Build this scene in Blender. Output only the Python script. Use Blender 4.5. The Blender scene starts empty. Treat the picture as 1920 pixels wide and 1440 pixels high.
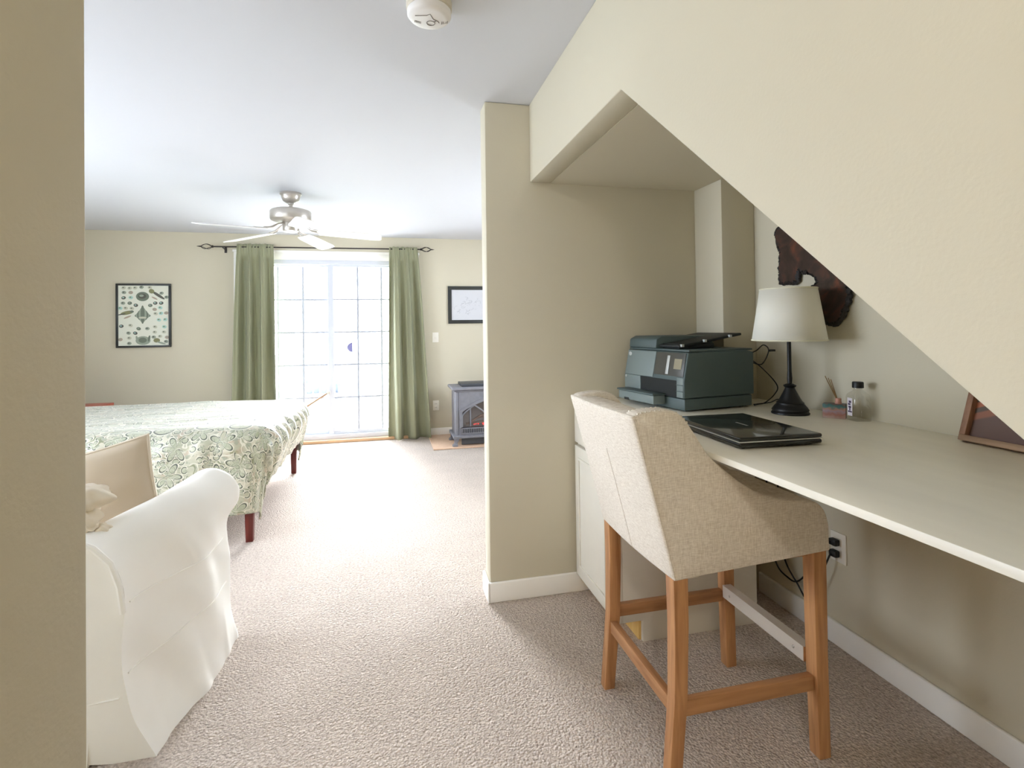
import bpy, bmesh, math, random
from mathutils import Vector, Matrix, noise
random.seed(7)
PI = math.pi
scene = bpy.context.scene
C = scene.collection

# ------------------------------------------------------------------ camera
F_PX, CY_PX, YAW, PITCH, ROLL, CAM_H = 983.65, -118.76, .2328, -.0119, -.0129, 1.27
def camera_axes():
    cy, sy = math.cos(YAW), math.sin(YAW)
    A = Matrix(((cy, -sy, 0), (0, 0, -1), (sy, cy, 0)))
    cp, sp = math.cos(PITCH), math.sin(PITCH)
    P = Matrix(((1, 0, 0), (0, cp, -sp), (0, sp, cp)))
    cr, sr = math.cos(ROLL), math.sin(ROLL)
    Q = Matrix(((cr, -sr, 0), (sr, cr, 0), (0, 0, 1)))
    return Q @ P @ A
M = camera_axes()
cd = bpy.data.cameras.new('camera'); cam = bpy.data.objects.new('camera', cd); C.objects.link(cam)
cd.sensor_width = 36; cd.lens = 36 * F_PX / 1920; cd.shift_y = CY_PX / 1920; cd.clip_start = .02
right, down, fwd = M[0], M[1], M[2]
cam.matrix_world = Matrix(((right[0], -down[0], -fwd[0], 0), (right[1], -down[1], -fwd[1], 0),
                           (right[2], -down[2], -fwd[2], CAM_H), (0, 0, 0, 1)))
scene.camera = cam

# ------------------------------------------------------------------ light, exposure
SKY = 16.0
SUN = 25.0          # hazy, veiled sun low behind the patio door
LAMP = 74.0        # dome lamp added behind the camera as fill for hall and stool
vs = scene.view_settings
vs.view_transform = 'Standard'; vs.look = 'None'; vs.gamma = 1; vs.use_curve_mapping = False
vs.exposure = 0.3
w = bpy.data.worlds.new('overcast_sky'); scene.world = w; w.use_nodes = True
bg = w.node_tree.nodes['Background']; bg.inputs[0].default_value = (.80, .885, 1, 1); bg.inputs[1].default_value = SKY
sl = bpy.data.lights.new('hazy_sun', 'SUN'); sl.energy = SUN; sl.angle = math.radians(38); sl.color = (.92, .95, 1)
sun = bpy.data.objects.new('hazy_sun', sl); C.objects.link(sun)
sun.rotation_euler = Vector((-.06, 1, .38)).to_track_quat('Z', 'Y').to_euler()
def portal(name, loc, rot, sx, sy):
    l = bpy.data.lights.new(name, 'AREA'); l.shape = 'RECTANGLE'; l.size = sx; l.size_y = sy
    l.cycles.is_portal = True
    o = bpy.data.objects.new(name, l); C.objects.link(o); o.location = loc; o.rotation_euler = rot
portal('daylight_patio_door', (-.63, 6.36, 1.03), (PI / 2, 0, PI), 1.8, 2.05)
portal('daylight_added_side', (-3.55, 2.55, 1.4), (PI / 2, 0, -PI / 2), 1.9, 1.4)  # this and the next two serve windows added out of view
portal('daylight_added_rear', (-2.6, -.45, 1.55), (-PI / 2, 0, PI), .8, .9)
portal('daylight_added_right', (2.45, 4.2, 1.45), (PI / 2, 0, PI / 2), 1.2, 1.1)
scene.cycles.max_bounces = 12; scene.cycles.diffuse_bounces = 8; scene.cycles.transparent_max_bounces = 12
scene.cycles.sample_clamp_indirect = 12; scene.cycles.caustics_reflective = False; scene.cycles.caustics_refractive = False

# ------------------------------------------------------------------ materials
def lin(c):
    return tuple(((x / 255) / 12.92 if x / 255 <= .04045 else ((x / 255 + .055) / 1.055) ** 2.4) for x in c)
MATS = {}
def new_mat(name):
    m = bpy.data.materials.new(name); m.use_nodes = True
    return m, m.node_tree.nodes, m.node_tree.links, m.node_tree.nodes['Principled BSDF']
def mat(name, rgb, rough=.6, var=0.0, vscale=8, bump=0, bscale=200, bdist=.001, metal=0, spec=.5, stretch=(1, 1, 1), sheen=0, coat=0, rgb2=None, detail=4):
    m, N, L, p = new_mat(name)
    c = lin(rgb)
    p.inputs['Base Color'].default_value = (*c, 1)
    p.inputs['Roughness'].default_value = rough; p.inputs['Metallic'].default_value = metal
    p.inputs['Specular IOR Level'].default_value = spec
    p.inputs['Sheen Weight'].default_value = sheen; p.inputs['Coat Weight'].default_value = coat
    tc = N.new('ShaderNodeTexCoord'); mp = N.new('ShaderNodeMapping'); mp.inputs['Scale'].default_value = stretch
    L.new(tc.outputs['Object'], mp.inputs[0])
    if var or rgb2:
        n = N.new('ShaderNodeTexNoise'); n.inputs['Scale'].default_value = vscale; n.inputs['Detail'].default_value = detail
        L.new(mp.outputs[0], n.inputs['Vector'])
        r = N.new('ShaderNodeValToRGB'); r.color_ramp.elements[0].position = .32; r.color_ramp.elements[1].position = .68
        c2 = lin(rgb2) if rgb2 else tuple(min(1, x * (1 + var)) for x in c)
        c1 = c if rgb2 else tuple(x * (1 - var) for x in c)
        r.color_ramp.elements[0].color = (*c1, 1); r.color_ramp.elements[1].color = (*c2, 1)
        L.new(n.outputs[0], r.inputs[0]); L.new(r.outputs[0], p.inputs['Base Color'])
    if bump:
        n2 = N.new('ShaderNodeTexNoise'); n2.inputs['Scale'].default_value = bscale; n2.inputs['Detail'].default_value = 3
        L.new(mp.outputs[0], n2.inputs['Vector'])
        b = N.new('ShaderNodeBump'); b.inputs['Strength'].default_value = bump; b.inputs['Distance'].default_value = bdist
        L.new(n2.outputs[0], b.inputs['Height']); L.new(b.outputs[0], p.inputs['Normal'])
    MATS[name] = m
    return m

def wood(name, c1, c2, rough=.45, scale=6, stretch=(1, 1, .08), spec=.4, coat=0):
    m, N, L, p = new_mat(name)
    tc = N.new('ShaderNodeTexCoord'); mp = N.new('ShaderNodeMapping'); mp.inputs['Scale'].default_value = stretch
    L.new(tc.outputs['Object'], mp.inputs[0])
    n = N.new('ShaderNodeTexNoise'); n.inputs['Scale'].default_value = scale * 8; n.inputs['Detail'].default_value = 6; n.inputs['Distortion'].default_value = .6
    n1 = N.new('ShaderNodeTexNoise'); n1.inputs['Scale'].default_value = scale; n1.inputs['Detail'].default_value = 2
    L.new(mp.outputs[0], n.inputs['Vector']); L.new(mp.outputs[0], n1.inputs['Vector'])
    mx = N.new('ShaderNodeMath'); mx.operation = 'ADD'; L.new(n.outputs[0], mx.inputs[0]); L.new(n1.outputs[0], mx.inputs[1])
    hf = N.new('ShaderNodeMath'); hf.operation = 'MULTIPLY'; hf.inputs[1].default_value = .5; L.new(mx.outputs[0], hf.inputs[0])
    r = N.new('ShaderNodeValToRGB'); r.color_ramp.elements[0].position = .35; r.color_ramp.elements[1].position = .65
    r.color_ramp.elements[0].color = (*lin(c1), 1); r.color_ramp.elements[1].color = (*lin(c2), 1)
    L.new(hf.outputs[0], r.inputs[0]); L.new(r.outputs[0], p.inputs['Base Color'])
    p.inputs['Roughness'].default_value = rough; p.inputs['Specular IOR Level'].default_value = spec; p.inputs['Coat Weight'].default_value = coat
    b = N.new('ShaderNodeBump'); b.inputs['Strength'].default_value = .15; b.inputs['Distance'].default_value = .001
    L.new(n.outputs[0], b.inputs['Height']); L.new(b.outputs[0], p.inputs['Normal'])
    MATS[name] = m; return m

def linen(name, c1, c2, scale=1.0, bump=.5):
    """woven cloth: two crossed sets of stretched threads"""
    m, N, L, p = new_mat(name)
    tc = N.new('ShaderNodeTexCoord')
    out = []
    for st in ((60, 60, 700), (700, 700, 60)):
        mp = N.new('ShaderNodeMapping'); mp.inputs['Scale'].default_value = tuple(s * scale for s in st)
        L.new(tc.outputs['Object'], mp.inputs[0])
        n = N.new('ShaderNodeTexNoise'); n.inputs['Scale'].default_value = 1; n.inputs['Detail'].default_value = 3
        L.new(mp.outputs[0], n.inputs['Vector']); out.append(n)
    a = N.new('ShaderNodeMath'); a.operation = 'ADD'; L.new(out[0].outputs[0], a.inputs[0]); L.new(out[1].outputs[0], a.inputs[1])
    h = N.new('ShaderNodeMath'); h.operation = 'MULTIPLY'; h.inputs[1].default_value = .5; L.new(a.outputs[0], h.inputs[0])
    r = N.new('ShaderNodeValToRGB'); r.color_ramp.elements[0].position = .36; r.color_ramp.elements[1].position = .64
    r.color_ramp.elements[0].color = (*lin(c1), 1); r.color_ramp.elements[1].color = (*lin(c2), 1)
    L.new(h.outputs[0], r.inputs[0]); L.new(r.outputs[0], p.inputs['Base Color'])
    b = N.new('ShaderNodeBump'); b.inputs['Strength'].default_value = bump; b.inputs['Distance'].default_value = .0008
    L.new(h.outputs[0], b.inputs['Height']); L.new(b.outputs[0], p.inputs['Normal'])
    p.inputs['Roughness'].default_value = .95; p.inputs['Specular IOR Level'].default_value = .15
    MATS[name] = m; return m

WALL = mat('beige_wall_paint', (205, 198, 178), .75, bump=.25, bscale=140, bdist=.0015, spec=.25)
CEIL = mat('white_ceiling_paint', (207, 209, 215), .85, bump=.15, bscale=90, bdist=.001, spec=.2)
TRIM = mat('white_trim_paint', (246, 244, 240), .4, spec=.4)
VINYL = mat('white_vinyl', (206, 209, 218), .4)
GRILLE = mat('grey_grille_bars', (168, 172, 184), .5)
CABW = mat('offwhite_cabinet_paint', (224, 219, 207), .5, var=.03, vscale=5)
DESKM = mat('cream_desk_paint', (246, 242, 230), .42, var=.06, vscale=5, bump=.15, bscale=60, bdist=.001, stretch=(1, .25, 1))
RAW = wood('raw_pine', (214, 172, 98), (230, 196, 128), .7)
STOOLW = wood('stool_oak', (150, 100, 62), (206, 156, 108), .45, 7)
STOOLX = wood('stool_oak_across', (138, 92, 58), (190, 142, 98), .45, 7, (.08, 1, 1))
STOOLY = wood('stool_oak_along', (138, 92, 58), (190, 142, 98), .45, 7, (1, .08, 1))
BEDW = wood('red_mahogany', (84, 32, 28), (112, 46, 38), .35, 5)
SILLW = wood('oak_threshold', (196, 152, 112), (216, 178, 140), .5, 5, (.08, 1, 1))
HEARTH = wood('hearth_tile', (214, 178, 150), (228, 198, 172), .4, 3, (1, 1, 1))
LINEN = linen('oatmeal_linen', (204, 193, 178), (240, 233, 222))
SLIP = mat('white_slipcover_twill', (246, 243, 236), .95, var=.02, vscale=4, bump=.3, bscale=500, bdist=.0008, spec=.1)
PILLOW = mat('beige_pillow_cotton', (206, 191, 170), .95, var=.02, vscale=6, bump=.3, bscale=600, bdist=.0005, spec=.1)
PIPE = mat('cream_piping', (226, 214, 196), .9, spec=.1)
SHEET = mat('white_sheet', (228, 230, 236), .95, spec=.1)
BRONZE = mat('dark_bronze', (52, 46, 44), .45, metal=.6)
NICKEL = mat('brushed_nickel', (196, 190, 182), .35, metal=.7, bump=.05)
FANW = mat('fan_blade_white', (240, 238, 236), .45)
BLACK = mat('satin_black', (22, 22, 22), .45)
BLACKM = mat('black_metal', (24, 24, 25), .42, metal=.3, bump=.1, bscale=40)
PRN = mat('printer_charcoal', (74, 89, 90), .5, bump=.1, bscale=700, bdist=.0003)
PRN2 = mat('printer_grey_front', (118, 130, 130), .45)
PRND = mat('printer_black_and_bay_shade', (12, 18, 18), .6)  # black feeder parts, and painted shade of bay and slot
PANELM = mat('printer_panel', (76, 76, 72), .3)
SCREEN = mat('printer_screen', (150, 144, 124), .3)
SILVER = mat('silver_plastic', (198, 202, 202), .35, metal=.3)
LAPT = mat('laptop_gloss_black', (20, 23, 22), .16, coat=.4)
SHADEM = mat('lampshade_cotton', (240, 238, 228), .9, bump=.1, bscale=300, spec=.1)
PLATE = mat('white_plastic_plate', (236, 232, 222), .4)
CORD = mat('black_rubber', (16, 14, 14), .5)
IRON = mat('grey_cast_iron', (124, 124, 132), .5, var=.08, vscale=20, bump=.2, bscale=80)
IRON_D = mat('dark_cast_iron', (66, 68, 74), .5)
FRAMEB = mat('black_picture_frame', (38, 40, 38), .4)
SMOKEW = mat('smoke_alarm_white', (228, 226, 224), .5)
SMOKEB = mat('smoke_alarm_base', (206, 198, 182), .5)
FRW = wood('rustic_frame_wood', (132, 104, 82), (186, 156, 128), .6, 8, (1, .1, 1))
STEEL = mat('brushed_steel', (226, 221, 214), .35, metal=.45, bump=.1, bscale=60, stretch=(1, .05, 1))

def glass(name, tint=(1, 1, 1), gloss=.06, rough=.02):
    m, N, L, p = new_mat(name)
    out = N['Material Output']; tr = N.new('ShaderNodeBsdfTransparent'); gl = N.new('ShaderNodeBsdfGlossy'); mx = N.new('ShaderNodeMixShader')
    tr.inputs[0].default_value = (*tint, 1); gl.inputs['Roughness'].default_value = rough; mx.inputs[0].default_value = gloss
    L.new(tr.outputs[0], mx.inputs[1]); L.new(gl.outputs[0], mx.inputs[2]); L.new(mx.outputs[0], out.inputs[0])
    N.remove(p); MATS[name] = m; return m
GLASS = glass('window_glass')
BOTTLEG = glass('bottle_glass', (.965, .965, .95), .10, .04)
STOVEG = glass('stove_glass', (.75, .72, .72), .12, .05)

def emit(name, rgb, s):
    m, N, L, p = new_mat(name)
    p.inputs['Base Color'].default_value = (*lin(rgb), 1); p.inputs['Emission Color'].default_value = (*lin(rgb), 1)
    p.inputs['Emission Strength'].default_value = s; MATS[name] = m; return m
EMBER = emit('glowing_embers', (255, 60, 60), 1.6)

def carpet():
    m, N, L, p = new_mat('beige_carpet_pile')
    tc = N.new('ShaderNodeTexCoord')
    n = N.new('ShaderNodeTexNoise'); n.inputs['Scale'].default_value = 92; n.inputs['Detail'].default_value = 5; n.inputs['Roughness'].default_value = .72
    v = N.new('ShaderNodeTexVoronoi'); v.inputs['Scale'].default_value = 125
    big = N.new('ShaderNodeTexNoise'); big.inputs['Scale'].default_value = 4; big.inputs['Detail'].default_value = 3
    for k in (n, v, big): L.new(tc.outputs['Object'], k.inputs['Vector'])
    r = N.new('ShaderNodeValToRGB'); r.color_ramp.elements[0].position = .30; r.color_ramp.elements[1].position = .62
    r.color_ramp.elements[0].color = (*lin((174, 158, 146)), 1); r.color_ramp.elements[1].color = (*lin((228, 215, 203)), 1)
    L.new(n.outputs[0], r.inputs[0])
    r2 = N.new('ShaderNodeValToRGB'); r2.color_ramp.elements[0].color = (.96, .96, .96, 1); r2.color_ramp.elements[1].color = (1.02, 1.02, 1.02, 1)
    r2.color_ramp.elements[0].position = .35; r2.color_ramp.elements[1].position = .65
    L.new(big.outputs[0], r2.inputs[0])
    mx = N.new('ShaderNodeMix'); mx.data_type = 'RGBA'; mx.blend_type = 'MULTIPLY'; mx.inputs[0].default_value = 1
    L.new(r.outputs[0], mx.inputs[6]); L.new(r2.outputs[0], mx.inputs[7]); L.new(mx.outputs[2], p.inputs['Base Color'])
    a = N.new('ShaderNodeMath'); a.operation = 'SUBTRACT'; L.new(n.outputs[0], a.inputs[0]); L.new(v.outputs[0], a.inputs[1])
    b = N.new('ShaderNodeBump'); b.inputs['Strength'].default_value = 1; b.inputs['Distance'].default_value = .008
    L.new(a.outputs[0], b.inputs['Height']); L.new(b.outputs[0], p.inputs['Normal'])
    p.inputs['Roughness'].default_value = 1; p.inputs['Specular IOR Level'].default_value = .05
    return m
CARPET = carpet()

def curtain_mat():
    m, N, L, p = new_mat('sage_curtain_cloth')
    out = N['Material Output']
    p.inputs['Base Color'].default_value = (*lin((150, 151, 124)), 1); p.inputs['Roughness'].default_value = .8; p.inputs['Specular IOR Level'].default_value = .2
    p.inputs['Sheen Weight'].default_value = .15
    t = N.new('ShaderNodeBsdfTranslucent'); t.inputs[0].default_value = (*lin((158, 158, 124)), 1)
    mx = N.new('ShaderNodeMixShader'); mx.inputs[0].default_value = .06
    L.new(p.outputs[0], mx.inputs[1]); L.new(t.outputs[0], mx.inputs[2]); L.new(mx.outputs[0], out.inputs[0])
    return m
CURT = curtain_mat()

def paisley():
    """cream cloth printed with outlined grey-green petals, rings and mottled sage and taupe (UV in metres)"""
    m, N, L, p = new_mat('paisley_comforter_print')
    uv = N.new('ShaderNodeUVMap')
    def math_(op, a, b=None, c=None):
        n = N.new('ShaderNodeMath'); n.operation = op
        for i, x in enumerate((a, b, c)):
            if x is None: continue
            if isinstance(x, (int, float)): n.inputs[i].default_value = x
            else: L.new(x, n.inputs[i])
        return n.outputs[0]
    def mapping(scale, loc=(0, 0, 0), rot=0):
        mp = N.new('ShaderNodeMapping'); mp.inputs['Scale'].default_value = (scale,) * 3; mp.inputs['Location'].default_value = loc
        mp.inputs['Rotation'].default_value = (0, 0, rot); L.new(uv.outputs[0], mp.inputs[0]); return mp.outputs[0]
    def motif(scale, loc, petals, inner, outer, width):
        vec = mapping(scale, loc)
        vo = N.new('ShaderNodeTexVoronoi'); vo.voronoi_dimensions = '2D'; vo.inputs['Scale'].default_value = 1; vo.inputs['Randomness'].default_value = .75
        L.new(vec, vo.inputs['Vector'])
        d = N.new('ShaderNodeVectorMath'); d.operation = 'SUBTRACT'; L.new(vec, d.inputs[0]); L.new(vo.outputs['Position'], d.inputs[1])
        s = N.new('ShaderNodeSeparateXYZ'); L.new(d.outputs[0], s.inputs[0])
        cs = N.new('ShaderNodeSeparateColor'); L.new(vo.outputs['Color'], cs.inputs[0])
        th = math_('ARCTAN2', s.outputs[1], s.outputs[0])
        th = math_('ADD', th, math_('MULTIPLY', cs.outputs[0], 6.28))
        r = math_('SQRT', math_('ADD', math_('MULTIPLY', s.outputs[0], s.outputs[0]), math_('MULTIPLY', s.outputs[1], s.outputs[1])))
        pet = math_('ABSOLUTE', math_('COSINE', math_('MULTIPLY', th, petals / 2)))
        rad = math_('ADD', inner, math_('MULTIPLY', pet, outer - inner))
        q = math_('SUBTRACT', r, rad)
        line = math_('LESS_THAN', math_('ABSOLUTE', q), width)
        fill = math_('LESS_THAN', q, 0.0)
        halo = math_('LESS_THAN', math_('ABSOLUTE', math_('SUBTRACT', q, width * 2.2)), width * 1.1)
        # only some cells, and only part of each flower, carry a motif
        on = math_('MULTIPLY', math_('GREATER_THAN', cs.outputs[1], .45), math_('GREATER_THAN', math_('SINE', math_('ADD', th, 1.2)), -.75))
        return math_('MULTIPLY', line, on), math_('MULTIPLY', fill, on), math_('MULTIPLY', halo, on)
    def mixc(fac, a, b):
        x = N.new('ShaderNodeMix'); x.data_type = 'RGBA'
        if isinstance(fac, (int, float)): x.inputs[0].default_value = fac
        else: L.new(fac, x.inputs[0])
        for i, c in ((6, a), (7, b)):
            if isinstance(c, tuple): x.inputs[i].default_value = (*lin(c), 1)
            else: L.new(c, x.inputs[i])
        return x.outputs[2]
    def ramp(src, lo, hi):
        r = N.new('ShaderNodeMapRange'); r.inputs[1].default_value = lo; r.inputs[2].default_value = hi; L.new(src, r.inputs[0]); return r.outputs[0]
    def nz(scale, detail=3, loc=(0, 0, 0)):
        n = N.new('ShaderNodeTexNoise'); n.inputs['Scale'].default_value = 1; n.inputs['Detail'].default_value = detail
        L.new(mapping(scale, loc), n.inputs['Vector']); return n.outputs[0]
    col = mixc(ramp(nz(9, 2), .42, .62), (196, 191, 170), (174, 174, 150))
    col = mixc(ramp(nz(13, 3, (3, 7, 0)), .54, .62), col, (178, 163, 141))
    col = mixc(ramp(nz(30, 2, (1, 4, 0)), .54, .6), col, (156, 158, 138))
    col = mixc(ramp(nz(6, 5, (5, 1, 0)), .64, .70), col, (136, 134, 92))
    def contour(scale, loc, w_):
        x = nz(scale, 1, loc); return math_('LESS_THAN', math_('ABSOLUTE', math_('SUBTRACT', x, .5)), w_)
    col = mixc(contour(12, (2, 9, 0), .016), col, (210, 206, 188))
    col = mixc(contour(7, (6, 3, 0), .009), col, (128, 132, 100))
    for args in ((17, (2, 1, 0), 1, .22, .30, .035), (12, (4, 5, 0), 5, .10, .34, .032), (6.6, (.3, .7, 0), 5, .08, .40, .024), (4.6, (7.3, 2.2, 0), 1, .10, .36, .020), (5.6, (3.1, 6.4, 0), 6, .06, .42, .024)):
        ln, fl, ha = motif(*args)
        col = mixc(ha, col, (208, 205, 187))
        col = mixc(math_('MULTIPLY', fl, .6), col, (166, 170, 144))
        col = mixc(ln, col, (72, 78, 64))
    L.new(col, p.inputs['Base Color'])
    wr = N.new('ShaderNodeTexNoise'); wr.inputs['Scale'].default_value = 1; wr.inputs['Detail'].default_value = 4; wr.inputs['Distortion'].default_value = .5
    mp = N.new('ShaderNodeMapping'); mp.inputs['Scale'].default_value = (4, 16, 1); L.new(uv.outputs[0], mp.inputs[0]); L.new(mp.outputs[0], wr.inputs['Vector'])
    b = N.new('ShaderNodeBump'); b.inputs['Strength'].default_value = .5; b.inputs['Distance'].default_value = .02
    L.new(wr.outputs[0], b.inputs['Height']); L.new(b.outputs[0], p.inputs['Normal'])
    p.inputs['Roughness'].default_value = .36; p.inputs['Specular IOR Level'].default_value = .7; p.inputs['Sheen Weight'].default_value = .25
    return m
PAISLEY = paisley()

# ------------------------------------------------------------------ mesh helpers
class MB:
    def __init__(s): s.v, s.f, s.m = [], [], []
    def add(s, vs_, fs, mi=0):
        o = len(s.v); s.v += [Vector(v) for v in vs_]
        for f in fs: s.f.append([o + i for i in f]); s.m.append(mi)
        return s
    def box(s, x0, x1, y0, y1, z0, z1, mi=0, T=None):
        vs_ = [Vector(p) for p in ((x0, y0, z0), (x1, y0, z0), (x1, y1, z0), (x0, y1, z0), (x0, y0, z1), (x1, y0, z1), (x1, y1, z1), (x0, y1, z1))]
        if T: vs_ = [T @ v for v in vs_]
        return s.add(vs_, [(3, 2, 1, 0), (4, 5, 6, 7), (0, 1, 5, 4), (1, 2, 6, 5), (2, 3, 7, 6), (3, 0, 4, 7)], mi)
    def prism(s, poly, a, b, axis, mi=0):
        """poly in the plane of the two other axes (in xyz order), extruded from a to b along axis"""
        def P(p, t):
            return {'x': (t, p[0], p[1]), 'y': (p[0], t, p[1]), 'z': (p[0], p[1], t)}[axis]
        n = len(poly)
        vs_ = [P(p, a) for p in poly] + [P(p, b) for p in poly]
        fs = [list(range(n))[::-1], [n + i for i in range(n)]] + [(i, (i + 1) % n, n + (i + 1) % n, n + i) for i in range(n)]
        return s.add(vs_, fs, mi)
    def lathe(s, prof, c=(0, 0, 0), n=32, mi=0, T=None, cap=True):
        vs_, fs = [], []
        for r, z in prof:
            for i in range(n):
                a = 2 * PI * i / n; vs_.append(Vector((r * math.cos(a), r * math.sin(a), z)))
        for j in range(len(prof) - 1):
            for i in range(n):
                k = (i + 1) % n; fs.append((j * n + i, j * n + k, (j + 1) * n + k, (j + 1) * n + i))
        if cap:
            fs.append([i for i in range(n)][::-1]); fs.append([(len(prof) - 1) * n + i for i in range(n)])
        vs_ = [(T @ v if T else v) + Vector(c) for v in vs_]
        return s.add(vs_, fs, mi)
    def tube(s, pts, r, n=8, mi=0, closed=False):
        pts = [Vector(p) for p in pts]; vs_, fs = [], []
        rr = r if isinstance(r, (list, tuple)) else [r] * len(pts)
        up = Vector((0, 0, 1)); m_ = len(pts)
        prev = None
        for i, p in enumerate(pts):
            a = pts[(i - 1) % m_] if (i or closed) else p; b = pts[(i + 1) % m_] if (i < m_ - 1 or closed) else p
            t = (b - a).normalized()
            if prev is None:
                u = t.cross(up);
                if u.length < .1: u = t.cross(Vector((1, 0, 0)))
            else: u = prev - t * prev.dot(t)
            u.normalize(); prev = u; v = t.cross(u)
            for k in range(n):
                an = 2 * PI * k / n; vs_.append(p + (u * math.cos(an) + v * math.sin(an)) * rr[i])
        for j in range(m_ if closed else m_ - 1):
            for k in range(n):
                q = (k + 1) % n; j2 = (j + 1) % m_
                fs.append((j * n + k, j * n + q, j2 * n + q, j2 * n + k))
        if not closed: fs += [[k for k in range(n)][::-1], [(m_ - 1) * n + k for k in range(n)]]
        return s.add(vs_, fs, mi)
    def loft(s, rings, closed=True, cap=True, mi=0):
        n = len(rings[0]); vs_ = [p for r in rings for p in r]; fs = []
        for j in range(len(rings) - 1):
            for k in range(n if closed else n - 1):
                q = (k + 1) % n; fs.append((j * n + k, j * n + q, (j + 1) * n + q, (j + 1) * n + k))
        if cap and closed: fs += [[k for k in range(n)][::-1], [(len(rings) - 1) * n + k for k in range(n)]]
        return s.add(vs_, fs, mi)
    def ball(s, c, r, n=10, m=6, mi=0, sc=(1, 1, 1)):
        vs_ = [(c[0], c[1], c[2] - r * sc[2])]; fs = []
        for j in range(1, m):
            a = PI * j / m
            for k in range(n):
                b = 2 * PI * k / n; vs_.append((c[0] + r * sc[0] * math.sin(a) * math.cos(b), c[1] + r * sc[1] * math.sin(a) * math.sin(b), c[2] - r * sc[2] * math.cos(a)))
        vs_.append((c[0], c[1], c[2] + r * sc[2])); t = len(vs_) - 1
        for k in range(n):
            q = (k + 1) % n; fs.append((0, 1 + q, 1 + k)); fs.append((t, 1 + (m - 2) * n + k, 1 + (m - 2) * n + q))
            for j in range(m - 2): fs.append((1 + j * n + k, 1 + j * n + q, 1 + (j + 1) * n + q, 1 + (j + 1) * n + k))
        return s.add(vs_, fs, mi)
    def grid(s, fn, nu, nv, mi=0):
        vs_ = [fn(i / nu, j / nv) for j in range(nv + 1) for i in range(nu + 1)]
        fs = [(j * (nu + 1) + i, j * (nu + 1) + i + 1, (j + 1) * (nu + 1) + i + 1, (j + 1) * (nu + 1) + i) for j in range(nv) for i in range(nu)]
        return s.add(vs_, fs, mi)

def origin_of(o):
    v = Vector((0, 0, 0))
    while o: v += o.location; o = o.parent
    return v
def build(name, mb, mats, parent=None, smooth=False, bevel=0, segs=2, sub=0, angle=40, local=False, at=None, solid=0, fix=True):
    me = bpy.data.meshes.new(name)
    off = Vector((0, 0, 0))
    if not local:
        off = origin_of(parent) if parent else (Vector(at) if at else Vector((0, 0, 0)))
    me.from_pydata([v - off for v in mb.v], [], mb.f)
    if not isinstance(mats, (list, tuple)): mats = [mats]
    for m in mats: me.materials.append(m)
    me.polygons.foreach_set('material_index', mb.m)
    if bevel or fix:
        bm = bmesh.new(); bm.from_mesh(me)
        if fix: bmesh.ops.recalc_face_normals(bm, faces=bm.faces)
        if bevel:
            es = [e for e in bm.edges if len(e.link_faces) == 2 and e.calc_face_angle(0) > .5]
            bmesh.ops.bevel(bm, geom=es, offset=bevel, segments=segs, affect='EDGES', profile=.5, clamp_overlap=True)
        bm.to_mesh(me); bm.free()
    if smooth or bevel:
        for p in me.polygons: p.use_smooth = True
        me.set_sharp_from_angle(angle=math.radians(angle))
    o = bpy.data.objects.new(name, me); C.objects.link(o)
    if parent: o.parent = parent
    elif at: o.location = at
    if solid:
        md = o.modifiers.new('thickness', 'SOLIDIFY'); md.thickness = solid; md.offset = 0
    if sub:
        md = o.modifiers.new('smooth', 'SUBSURF'); md.levels = sub; md.render_levels = sub
    return o
def tag(o, label=None, cat=None, group=None, kind=None):
    if label: o['label'] = label
    if cat: o['category'] = cat
    if group: o['group'] = group
    if kind: o['kind'] = kind
    return o
def thing(name, label, cat, loc, rotz=0, group=None):
    o = bpy.data.objects.new(name, None); o.empty_display_size = .05; C.objects.link(o)
    o.location = loc; o.rotation_euler = (0, 0, rotz)
    return tag(o, label, cat, group)
def struct(name, mb, m, label=None, **k):
    o = build(name, mb, m, **k); o['kind'] = 'structure'
    if label: o['label'] = label
    return o
def nz3(x, y, z): return noise.noise(Vector((x, y, z)))

# ------------------------------------------------------------------ room constants (metres; y runs along the desk wall)
XP, YP, ZC = .45, 2.40, 2.326      # corner of the partition, its face, ceiling
XW, ZS, YA = .666, 1.957, 1.404    # stair wall plane, soffit height, where the stair slope begins
XR, ZD = 1.718, .914               # wall behind the desk, desk top
YB = 6.242                         # back wall
SL = .8355                         # stair slope
XL, XBR, YH = -3.4, 2.3, -2.7      # bedroom left wall, bedroom right wall, end of the hall
Y_FLOOR = YA - ZS / SL

# ------------------------------------------------------------------ setting
struct('floor', MB().box(XL - .1, XBR + .1, YH - .1, YB + .14, -.1, 0), CARPET, 'beige cut-pile carpet over the whole floor')
struct('ceiling', MB().box(XL - .1, XBR + .1, YH - .1, YB + .14, ZC, ZC + .1), CEIL, 'smooth white ceiling')
DX0, DX1, DZ1 = -1.55, .29, 2.05   # patio door opening
struct('wall_back', MB().box(XL, DX0, YB, YB + .14, 0, ZC).box(DX1, XBR, YB, YB + .14, 0, ZC).box(DX0, DX1, YB, YB + .14, DZ1, ZC), WALL, 'beige back wall with the patio door')
struct('wall_partition', MB().box(XP, XBR, YP, YP + .115, 0, ZC), WALL, 'beige partition wall end beside the desk nook', bevel=.006)
struct('wall_right', MB().box(XR, XR + .1, YH, YP, 0, ZC), WALL, 'beige wall behind the desk')
poly = [(YP, ZC), (YP, ZS), (YA, ZS), (Y_FLOOR, 0), (YH, 0), (YH, ZC)]
struct('wall_stair', MB().prism(poly, XW, XW + .1, 'x'), WALL, 'cream wall cut diagonally under the stairs', bevel=.004)
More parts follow.
